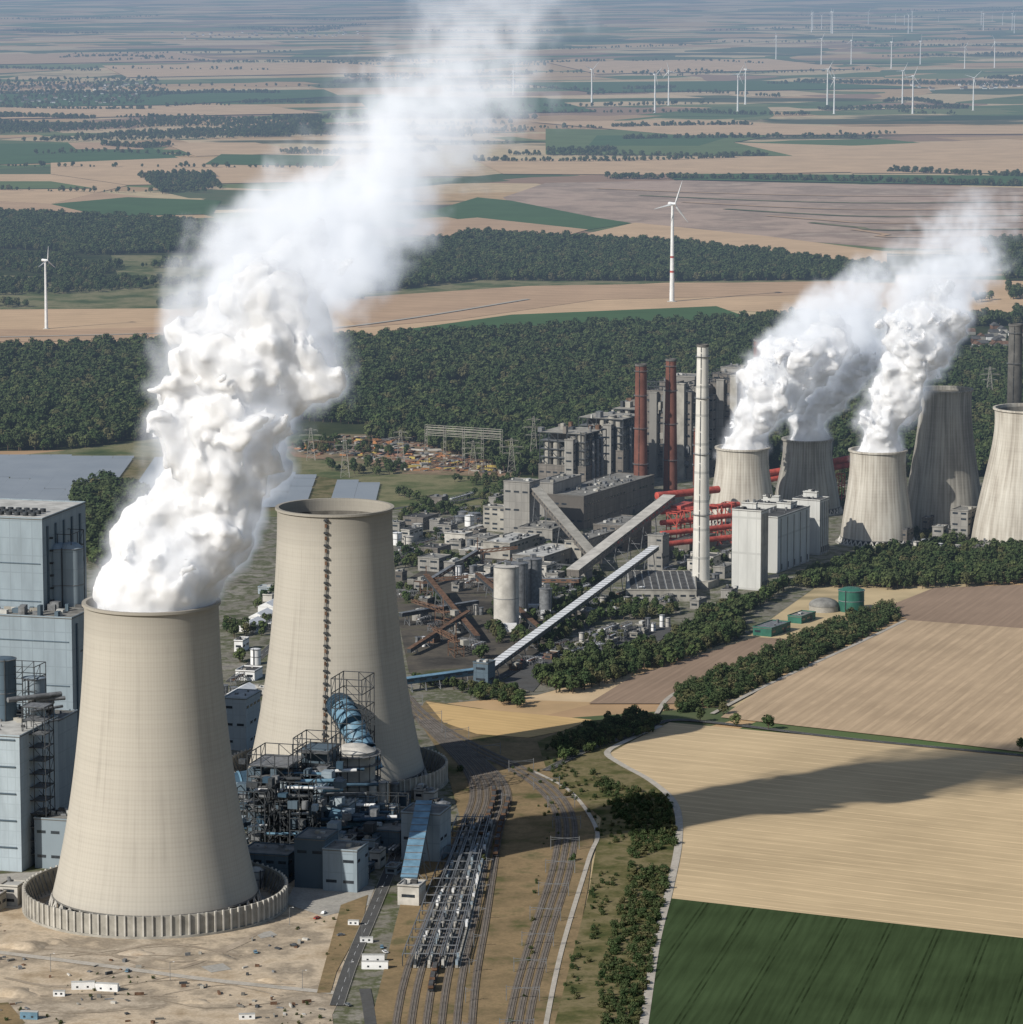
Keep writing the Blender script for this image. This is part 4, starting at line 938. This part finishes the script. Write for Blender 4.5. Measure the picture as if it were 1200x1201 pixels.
conveyor('conveyor_gallery', (480, 1052), (498, 1004), 8, 30, 9, 4, 'blue_duct', 'clad_blue_dark', 4, True)
for u, v, r, h in ((437, 962, 3.2, 24), (450, 962, 3.2, 24), (520, 968, 4, 14), (300, 1040, 5, 10), (463, 948, 3, 16)):
    x, y = G(u, v); mb = MB(); mb.tank(x, y, 0, r, h, 'concrete_light' if u < 460 else 'steel_grey', 20, .4); mb.obj('silo', (x, y, 0))
site([(400, 985), (470, 1000), (465, 1035), (425, 1045), (400, 1040)], 9, ['clad_blue', 'clad_blue_dark', 'concrete_light'], A_NEW, 13, 12, 21)
site([(272, 905), (330, 880), (360, 905), (340, 960), (280, 960)], 9, ['clad_blue', 'clad_blue_light', 'clad_blue_dark'], A_NEW, 16, 14, 22)
site([(440, 925), (520, 930), (520, 950), (440, 950)], 6, ['clad_blue', 'clad_blue_dark', 'concrete_light'], A_NEW, 12, 8, 23)
for u, v, L in ((297, 738, 26), (308, 728, 26), (318, 716, 24), (285, 818, 30)):
    x, y = G(u, v); mb = MB(); a = A_NEW; W = 14; h = 5
    mb.box(x, y, 0, L, W, h, a, 'white_paint'); c = [rotv(sx*(L/2+.3), sy*(W/2+.3), a) for sx, sy in ((-1, -1), (1, -1), (1, 1), (-1, 1))]; r1 = rotv(-L/2-.3, 0, a); r2 = rotv(L/2+.3, 0, a)
    mb.add([(x+p[0], y+p[1], h+.02) for p in c]+[(x+r1[0], y+r1[1], h+3.5), (x+r2[0], y+r2[1], h+3.5)], [(0, 1, 5, 4), (2, 3, 4, 5), (1, 2, 5), (3, 0, 4)], 'white_paint'); mb.obj('storage_tent', (x, y, 0))
# ---------------------------------------------------------------- railway
def track(mb, line, z, masts=None):
    strip_mesh(mb, line, 2.0, -2.0, z, 'ballast')
    L = catmull(line, 1.6)
    for i in range(0, len(L)-1):
        a = atan2(L[i+1][1]-L[i][1], L[i+1][0]-L[i][0]); mb.box(L[i][0], L[i][1], z+.02, .5, 2.6, .14, a, 'concrete_dark')
    for o in (.75, -.75):
        strip_mesh(mb, line, o+.14, o-.14, z+.34, 'rail_steel')
def masts(line, side, every=7, h=8.5):
    mb = MB(); O = offset(line, side)
    for i in range(0, len(O), every):
        p, c = O[i], line[i]; mb.beam((*p, 0), (*p, h), .4, 'steel_grey'); mb.beam((*p, h-.8), (c[0], c[1], h-1.2), .22, 'steel_grey'); mb.beam((*p, h-2.3), (c[0], c[1], h-1.3), .18, 'steel_grey')
    return mb.obj('catenary_masts')
main = catmull([G(595, 1290), G(612, 1180), G(635, 1095), (G(658, 1020)), G(664, 965), G(645, 930), G(606, 902), G(560, 880), G(515, 855), G(488, 835), G(470, 815)], 9)
mb = MB()
for i_, o in enumerate((-5, 0, 5)): track(mb, offset(main, o), .62+i_*.02)
mb.obj('railway_track'); masts(main, 8.5, 6); masts(main, -8.5, 6)
yard = [catmull([G(452+k*19, 1290), G(472+k*17, 1160), G(500+k*14, 1080), G(538+k*9.5, 980), G(554+k*8.5, 935), G(546+k*7, 905), G(520+k*5, 875), G(490+k*3, 845)], 9) for k in range(6)]
mb = MB()
for i_, l in enumerate(yard): track(mb, l, .70+i_*.015)
mb.obj('railway_track'); masts(yard[5], 4, 6)
def wagons(l, y0, y1, cargo='roof_dark'):
    mb = MB(); L = catmull([p for p in l if y0 < p[1] < y1], 3.5)
    for i in range(0, len(L)-5, 4):
        p, q = L[i], L[i+3]; a = atan2(q[1]-p[1], q[0]-p[0]); x, y = (p[0]+q[0])/2, (p[1]+q[1])/2
        mb.box(x, y, 1.7, 11.6, 2.8, .4, a, 'steel_dark'); mb.box(x, y, 2.1, 9.4, 2.2, 1.9, a, 'rust'); mb.box(x, y, 2.9, 11.6, 2.9, 1.3, a, 'rust'); mb.box(x, y, 4.21, 10.8, 2.3, .25, a, cargo)
        for sx in (-4.3, -2.7, 2.7, 4.3):
            for sy in (-.75, .75):
                o1 = rotv(sx, sy-.07, a); o2 = rotv(sx, sy+.07, a); mb.tube((x+o1[0], y+o1[1], 1.45), (x+o2[0], y+o2[1], 1.45), .46, 'steel_dark', 10)
    mb.obj('freight_train')
wagons(yard[5], 2230, 2400); wagons(yard[3], 2290, 2440); wagons(yard[2], 1940, 2010)
mb = MB()
for k in range(4):
    l = yard[k]
    seg = [p for p in l if 1985 < p[1] < 2330]
    L = offset(seg, -3.6); n = len(L)
    for i in range(n-1):
        a = atan2(L[i+1][1]-L[i][1], L[i+1][0]-L[i][0]); d = hypot(L[i+1][1]-L[i][1], L[i+1][0]-L[i][0]); x, y = (L[i][0]+L[i+1][0])/2, (L[i][1]+L[i+1][1])/2
        mb.box(x, y, .7, d*.98, 1.6, 1.4, a, 'concrete_grey')
        if rnd.random() < .7: mb.box(x, y, 2.1, d*rnd.uniform(.35, .8), 1.4, rnd.uniform(1.2, 3.4), a, rnd.choice(['concrete_light', 'concrete_grey', 'steel_grey', 'steel_dark', 'white_paint', 'clad_blue']))
        ox, oy = rotv(0, 2.2, a); mb.box(x+ox, y+oy, .7, d*.9, .8, .9, a, 'steel_dark')
        ox, oy = rotv(0, -1.6, a); mb.box(x+ox, y+oy, .7, d*.96, .9, .5, a, 'concrete_grey')
        if i % 2 == 0:
            for s in (-3.2, 3.2):
                ox, oy = rotv(0, s+3.6, a); mb.beam((x+ox, y+oy, .6), (x+ox, y+oy, 7.4), .5, 'steel_dark')
            o1 = rotv(0, .2, a); o2 = rotv(0, 6.9, a); mb.beam((x+o1[0], y+o1[1], 7.4), (x+o2[0], y+o2[1], 7.4), .5, 'steel_grey')
    for s in (0.4, 1.6, 6.6):
        for i in range(0, n-1): 
            a = atan2(L[i+1][1]-L[i][1], L[i+1][0]-L[i][0]); o1 = rotv(0, s, a); mb.beam((L[i][0]+o1[0], L[i][1]+o1[1], 7.4), (L[i+1][0]+o1[0], L[i+1][1]+o1[1], 7.4), .45, 'steel_grey')
mb.obj('coal_unloading_bunker')
# ---------------------------------------------------------------- roads
road('dirt_road', [(742, 1290), (757, 1190), (770, 1105), (786, 1040), (796, 985), (792, 945), (765, 918), (728, 897), (712, 884), (730, 872), (775, 852)], 4.5, 'dirt_road', 7)
road('country_road', [(640, 905), (690, 880), (745, 862), (785, 846), (850, 850), (1000, 868), (1260, 893)], 6, 'asphalt', 8, True)
road('dirt_road', [(835, 838), (900, 804), (1000, 758), (1062, 728)], 3.5, 'dirt_road', 7); road('dirt_road', [(770, 838), (790, 815), (850, 790), (930, 755)], 3.5, 'dirt_road', 7.3)
road('service_road', [(395, 1180), (412, 1130), (435, 1075), (462, 1010), (470, 990)], 7, 'asphalt', 5, True); road('service_road', [(-60, 1110), (100, 1130), (250, 1150), (395, 1165)], 6, 'dirt_road', 4)
road('dirt_road', [(625, 1290), (655, 1130), (690, 1010), (700, 975), (670, 930), (625, 905)], 2.6, 'dirt_road', 6)
road('service_road', [(270, 800), (340, 735), (330, 700)], 7, 'asphalt', 3, True); road('service_road', [(470, 640), (600, 672), (690, 735), (650, 760), (560, 810)], 7, 'asphalt', 4.5, True); road('service_road', [(440, 600), (560, 585), (700, 580)], 7, 'asphalt', 3)
road('service_road', [(440, 1240), (432, 1180), (428, 1160)], 6, 'asphalt', 4); road('dirt_road', [(-60, 398), (200, 392), (400, 385), (620, 352)], 8, 'dirt_road', 14)
for k in range(14):
    u0 = rnd.uniform(-40, 230); v0 = rnd.uniform(1110, 1195); road('vehicle_tracks', [(u0, v0), (u0+70, v0+rnd.uniform(-16, 16)), (u0+160, v0+rnd.uniform(-20, 20))], rnd.uniform(1.2, 3.5), 'wheel_tracks', 3.1+k*.03)
def cabin(u, v, L=6, m='white_paint', a=0.1, h=2.7):
    x, y = G(u, v); mb = MB(); mb.box(x, y, .15, L, 2.6, h, a, m); mb.box(x, y, h+.16, L+.2, 2.8, .15, a, 'roof_light')
    for o in (-L*.25, L*.2):
        ox, oy = rotv(o, -1.33, a); mb.box(x+ox, y+oy, 1.2, 1.1, .1, 1.0, a, 'window_dark')
    mb.obj('site_cabin', (x, y, 0))
for u, v, L in ((98, 1160, 12), (126, 1162, 12), (35, 1195, 9), (70, 1168, 6), (438, 1128, 12), (440, 1136, 14), (290, 1195, 8), (16, 1050, 9), (430, 1105, 7), (415, 1085, 6)): cabin(u, v, L, 'white_paint' if u != 35 else 'blue_duct', rnd.uniform(-.2, .2), 4 if L > 8 else 2.7)
mb = MB()
for p in polypts([(-40, 1070), (40, 1100), (200, 1125), (350, 1090), (400, 1075), (380, 1200), (-40, 1205)], 7, .4, (12, .6)):
    L = rnd.uniform(.8, 5); mb.box(p[0], p[1], .2, L, rnd.uniform(.5, 2), rnd.uniform(.3, 1.8), rnd.uniform(0, 3), rnd.choice(['concrete_grey', 'rust', 'steel_dark', 'concrete_light', 'steel_grey', 'concrete_dark', 'rust']))
mb.obj('construction_materials')
scatter('weeds', polypts([(-60, 1070), (40, 1100), (200, 1122), (340, 1090), (430, 1060), (380, 1230), (-60, 1230)], 6, .3, (19, .7)), BUSH, .12, .45)
def car(x, y, a, m):
    mb = MB()
    def B(lx, lz, L, W, h, mm, tp=1.0):
        ox, oy = rotv(lx, 0, a); mb.box(x+ox, y+oy, lz, L, W, h, a, mm, tp)
    B(0, .35, 4.4, 1.8, .55, m); B(-.2, .9, 2.5, 1.66, .52, 'window_dark', .82); B(-.2, 1.42, 1.95, 1.33, .06, m); B(1.55, .88, 1.1, 1.6, .08, m, .9)
    for sx in (-1.4, 1.4):
        for sy in (-.9, .9):
            o1 = rotv(sx, sy-.1, a); o2 = rotv(sx, sy+.1, a); mb.tube((x+o1[0], y+o1[1], .34), (x+o2[0], y+o2[1], .34), .34, 'rubber', 12)
    o = mb.obj('parked_car', (x, y, 0)); o.location.z = .45
for u, v in ((372, 1078), (380, 1072), (448, 1112), (452, 1118), (400, 1098), (408, 1180), (345, 1110), (300, 1118), (150, 1140)):
    x, y = G(u, v); car(x, y, rnd.uniform(0, 3), rnd.choice(['white_paint', 'steel_dark', 'steel_grey', 'blue_duct', 'red_paint']))
for r_ in range(4):
    for c_ in range(16):
        if rnd.random() < .75:
            x, y = G(640, 776); car(x-20+c_*3.2+r_*9, y+r_*14+c_*2.0, A_OLD+pi/2, rnd.choice(['white_paint', 'red_paint', 'steel_dark', 'steel_grey', 'blue_duct', 'steel_grey']))
mb = MB()
for u, v, r in ((30, 1110, 9), (60, 1105, 6), (255, 1124, 7), (160, 1118, 6), (10, 1165, 10), (230, 1175, 5), (320, 1150, 5)):
    x, y = G(u, v); n = 18; vs = []
    for k in range(5):
        t = k/4
        for i in range(n):
            a = 2*pi*i/n; rr = r*(1-t)*(1+.25*sin(3*a+u)+rnd.uniform(-.08, .08)); vs.append((x+rr*1.6*cos(a), y+rr*sin(a), .2+r*.28*(1-(1-t)**2)))
    mb.add(vs, [(k*n+i, k*n+(i+1) % n, (k+1)*n+(i+1) % n, (k+1)*n+i) for k in range(4) for i in range(n)], 'sandy_ground', True)
mb.obj('earth_mounds')
for u, v in ((410, 1150), (425, 1105), (445, 1060), (340, 1085), (200, 1150), (60, 1140), (355, 1160)):
    x, y = G(u, v); mb = MB(); mb.tube((x, y, 0), (x, y, 10), .16, 'steel_grey', 8, .1); mb.tube((x, y, 10), (x+1.8, y, 10.3), .1, 'steel_grey', 6); mb.box(x+1.9, y, 10.2, .9, .35, .18, 0, 'white_paint'); mb.obj('street_lamp', (x, y, 0))
# ---------------------------------------------------------------- steam plumes
m, nt, out = nodes_of('steam_core'); b = NB(nt)
pb = b.n('ShaderNodeBsdfPrincipled'); pb.subsurface_method = 'BURLEY'
pb.inputs['Base Color'].default_value = (.62, .62, .625, 1); pb.inputs['Roughness'].default_value = 1.0; pb.inputs['Specular IOR Level'].default_value = 0.0
pb.inputs['Subsurface Weight'].default_value = .8; pb.inputs['Subsurface Radius'].default_value = (1, 1, 1); pb.inputs['Subsurface Scale'].default_value = 5.0
nt.links.new(pb.outputs[0], out.inputs[0])
m, nt, out = nodes_of('steam_wisp'); b = NB(nt)
at_ = b.n('ShaderNodeAttribute'); at_.attribute_name = 'density'
dn = b.m('MULTIPLY', at_.outputs['Fac'], .075)
sc = b.n('ShaderNodeVolumeScatter'); sc.inputs['Color'].default_value = (.97, .97, .98, 1); b.put(sc.inputs['Density'], dn); sc.inputs['Anisotropy'].default_value = -.2
em = b.n('ShaderNodeEmission'); em.inputs[0].default_value = (.33, .355, .40, 1); b.put(em.inputs[1], dn)  # glow added to stand for light scattered many times inside the steam
ad = b.n('ShaderNodeAddShader'); nt.links.new(sc.outputs[0], ad.inputs[0]); nt.links.new(em.outputs[0], ad.inputs[1]); nt.links.new(ad.outputs[0], out.inputs['Volume'])
m.cycles.volume_step_rate = 1.8
def plume(path, Y, drift, kind, vox, seed, cellL, parent, erode):
    zs = [Zat(v, Y) for v, u, w in path]; xs = [Xat(u, v, Y) for v, u, w in path]; rs = [w*Y/FOC*1.0 for v, u, w in path]
    z0, z1 = zs[0], zs[-1]; rm = max(rs)*1.5
    mn = Vector((min(x-r*1.5 for x, r in zip(xs, rs)), Y-rm, z0)); mxx = Vector((max(x+r*1.5 for x, r in zip(xs, rs)), Y+drift+rm, z1))
    ng = bpy.data.node_groups.new('plume', 'GeometryNodeTree'); ng.interface.new_socket('Geometry', in_out='OUTPUT', socket_type='NodeSocketGeometry')
    g = NB(ng); gout = ng.nodes.new('NodeGroupOutput')
    p0 = ng.nodes.new('GeometryNodeInputPosition').outputs[0]
    zt = g.rng(g.sep(p0)[2], z0, z1)
    wn = g.n('ShaderNodeTexNoise'); g.put(wn.inputs['Vector'], g.vm('ADD', p0, (seed*100.0, 0, 0))); wn.inputs['Scale'].default_value = 1/(cellL*2.0); wn.inputs['Detail'].default_value = 3
    wv = g.vm('SUBTRACT', wn.outputs['Color'] if 'Color' in wn.outputs else wn.outputs[1], (.5, .5, .5))
    p = g.vm('ADD', p0, g.vm('SCALE', wv, g.m('MULTIPLY', g.rng(zt, 0, .12), cellL*1.9)))
    x, y, z = g.sep(p)[:3]
    tz = g.rng(g.sep(p0)[2], z0, z1)
    def curve(vals, lo, hi):
        fc = ng.nodes.new('ShaderNodeFloatCurve'); cu = fc.mapping.curves[0]
        ts = [(q-z0)/(z1-z0) for q in zs]; nv = [(q-lo)/(hi-lo) for q in vals]
        cu.points[0].location = (ts[0], nv[0]); cu.points[1].location = (ts[-1], nv[-1])
        for a_, b_ in list(zip(ts, nv))[1:-1]: cu.points.new(a_, b_)
        fc.mapping.update(); ng.links.new(tz, fc.inputs['Value'])
        return g.m('ADD', g.m('MULTIPLY', fc.outputs[0], hi-lo), lo)
    cx = curve(xs, min(xs)-1, max(xs)+1); r = curve(rs, 0.0, max(rs)+1)
    cy = g.m('ADD', g.m('MULTIPLY', tz, drift), Y)
    dx = g.m('DIVIDE', g.m('SUBTRACT', x, cx), r); dy = g.m('DIVIDE', g.m('SUBTRACT', y, cy), r)
    q = g.m('SQRT', g.m('ADD', g.m('MULTIPLY', dx, dx), g.m('MULTIPLY', dy, dy)))
    def vor(scale):
        v = g.n('ShaderNodeTexVoronoi'); v.feature = 'F1'; g.put(v.inputs['Vector'], p); v.inputs['Scale'].default_value = scale
        return v.outputs['Distance']
    v1 = vor(1/cellL); v2 = vor(2.1/cellL); v3 = vor(4.6/cellL)
    nn = g.noise(p0, 3.2/cellL, 7, .62); big = g.noise(p0, 1.1/cellL, 7, .68)
    grow = g.rng(tz, 0, .1, .2, 1.0)
    bump = g.m('ADD', g.m('MULTIPLY', g.m('SUBTRACT', .5, v1), .50), g.m('ADD', g.m('MULTIPLY', g.m('SUBTRACT', .5, v2), .27), g.m('MULTIPLY', g.m('SUBTRACT', .5, v3), .14)))
    bump = g.m('ADD', bump, g.m('MULTIPLY', g.m('SUBTRACT', nn, .5), .26))
    f = g.m('ADD', g.m('SUBTRACT', .98, q), g.m('MULTIPLY', bump, grow))
    er = g.rng(tz, erode, 1.0)
    if kind == 'core':
        f = g.m('SUBTRACT', f, g.m('ADD', g.m('MULTIPLY', grow, .18), g.m('MULTIPLY', er, 2.6)))
        f = g.m('ADD', f, g.m('MULTIPLY', g.m('SUBTRACT', big, .5), g.m('MULTIPLY', er, .8)))
        dens = g.m('ADD', g.m('MULTIPLY', f, 2.0), .5, clamp=True)
    else:
        fe = g.m('ADD', f, g.m('MULTIPLY', g.m('SUBTRACT', big, .53), g.m('ADD', .7, g.m('MULTIPLY', er, 3.2))))
        fe = g.m('SUBTRACT', fe, g.m('MULTIPLY', er, .2))
        dens = g.rng(fe, -.08, g.m('ADD', .34, g.m('MULTIPLY', er, .15)), 0, 1)
        dens = g.m('MULTIPLY', dens, g.rng(er, 0, 1, 1.0, .15))
        md_ = g.rng(nn, .38, .62, g.rng(er, 0, .6, .7, .12), 1.2)
        dens = g.m('MULTIPLY', dens, md_)
    vc = ng.nodes.new('GeometryNodeVolumeCube'); ng.links.new(dens, vc.inputs['Density'])
    vc.inputs['Min'].default_value = mn; vc.inputs['Max'].default_value = mxx
    for i, ax_ in enumerate('XYZ'): vc.inputs['Resolution '+ax_].default_value = max(16, int((mxx[i]-mn[i])/vox))
    geo = vc.outputs[0]
    if kind == 'core':
        vm = ng.nodes.new('GeometryNodeVolumeToMesh'); vm.inputs['Threshold'].default_value = .5; ng.links.new(geo, vm.inputs[0])
        ss = ng.nodes.new('GeometryNodeSetShadeSmooth'); ng.links.new(vm.outputs[0], ss.inputs[0]); geo = ss.outputs[0]
    sm = ng.nodes.new('GeometryNodeSetMaterial'); sm.inputs['Material'].default_value = MATS['steam_core' if kind == 'core' else 'steam_wisp']
    ng.links.new(geo, sm.inputs[0]); ng.links.new(sm.outputs[0], gout.inputs[0])
    me = bpy.data.meshes.new('steam_'+kind); o = bpy.data.objects.new('billows' if kind == 'core' else 'wisps', me); scene.collection.objects.link(o); o.parent = parent
    md = o.modifiers.new('steam', 'NODES'); md.node_group = ng
def steam(path, Y, drift, vc_, vw, seed, cellL, erode):
    e = bpy.data.objects.new('steam_plume', None); scene.collection.objects.link(e)
    plume(path, Y, drift, 'core', vc_, seed, cellL, e, erode); plume(path, Y, drift, 'wisp', vw, seed, cellL, e, erode)
steam([(718, 184, 72), (695, 187, 77), (650, 214, 84), (600, 240, 92), (540, 260, 98), (470, 282, 114), (400, 300, 108), (340, 332, 126), (270, 372, 138), (200, 446, 134), (130, 512, 138), (60, 548, 126), (-20, 580, 104)], T1[1], 10, 1.5, 3.2, 1, 32, .45)
steam([(535, 869, 30), (510, 880, 34), (470, 905, 46), (430, 935, 60), (390, 965, 66), (350, 990, 62), (310, 1030, 50), (280, 1070, 32)], S1[1], 0, 1.7, 4.0, 2, 24, .5)
steam([(525, 946, 28), (500, 952, 28), (460, 972, 34), (420, 995, 40), (380, 1010, 40), (340, 1030, 36), (300, 1060, 24)], S2[1], 0, 1.9, 4.0, 3, 22, .5)
steam([(538, 1029, 32), (510, 1036, 30), (470, 1050, 36), (430, 1068, 42), (390, 1082, 50), (350, 1098, 60), (310, 1118, 66), (270, 1135, 60), (225, 1150, 44)], S3[1], 0, 1.7, 4.0, 4, 22, .52)
# ---------------------------------------------------------------- haze layer over the plain
m, nt, out = nodes_of('haze_air'); b = NB(nt)
DEN = 5.4e-5
ab = b.n('ShaderNodeVolumeAbsorption'); ab.inputs[0].default_value = (0, 0, 0, 1); ab.inputs[1].default_value = DEN
em = b.n('ShaderNodeEmission'); em.inputs[0].default_value = (.235, .32, .44, 1); em.inputs[1].default_value = DEN  # airlight put in as emission; this volume does not scatter
ad = b.n('ShaderNodeAddShader'); nt.links.new(ab.outputs[0], ad.inputs[0]); nt.links.new(em.outputs[0], ad.inputs[1]); nt.links.new(ad.outputs[0], out.inputs['Volume'])
mb = MB(); mb.box(0, 2400+60000, -5, 150000, 120000, 525, 0, 'haze_air'); mb.obj('atmospheric_haze')
# ---------------------------------------------------------------- light
EL = radians(33); sd = Vector((-.76, -.65, 0)).normalized(); sdir = Vector((sd.x*cos(EL), sd.y*cos(EL), sin(EL)))
w = bpy.data.worlds.new('World'); scene.world = w; w.use_nodes = True; nt = w.node_tree; bg = nt.nodes['Background']
sk = nt.nodes.new('ShaderNodeTexSky'); sk.sky_type = 'NISHITA'; sk.sun_disc = False; sk.sun_elevation = EL; sk.sun_rotation = atan2(sd.x, sd.y); sk.altitude = 100
nt.links.new(sk.outputs[0], bg.inputs[0]); bg.inputs[1].default_value = .09
ld = bpy.data.lights.new('sun', 'SUN'); ld.energy = 4.9; ld.angle = radians(.5); ld.color = (1, .955, .88)
lo = bpy.data.objects.new('sun', ld); scene.collection.objects.link(lo); lo.rotation_euler = (-sdir).to_track_quat('-Z', 'Y').to_euler(); lo.location = (-500, 1500, 900)
cd = bpy.data.cameras.new('camera'); cam = bpy.data.objects.new('camera', cd); scene.collection.objects.link(cam)
cam.location = (0, 0, CAM_H); cam.rotation_euler = (radians(90)-PITCH, 0, 0); cd.sensor_width = 36; cd.lens = FOC/1200*36; cd.clip_start = 1; cd.clip_end = 200000
scene.camera = cam
scene.view_settings.view_transform = 'Standard'; scene.view_settings.look = 'None'; scene.view_settings.exposure = 0
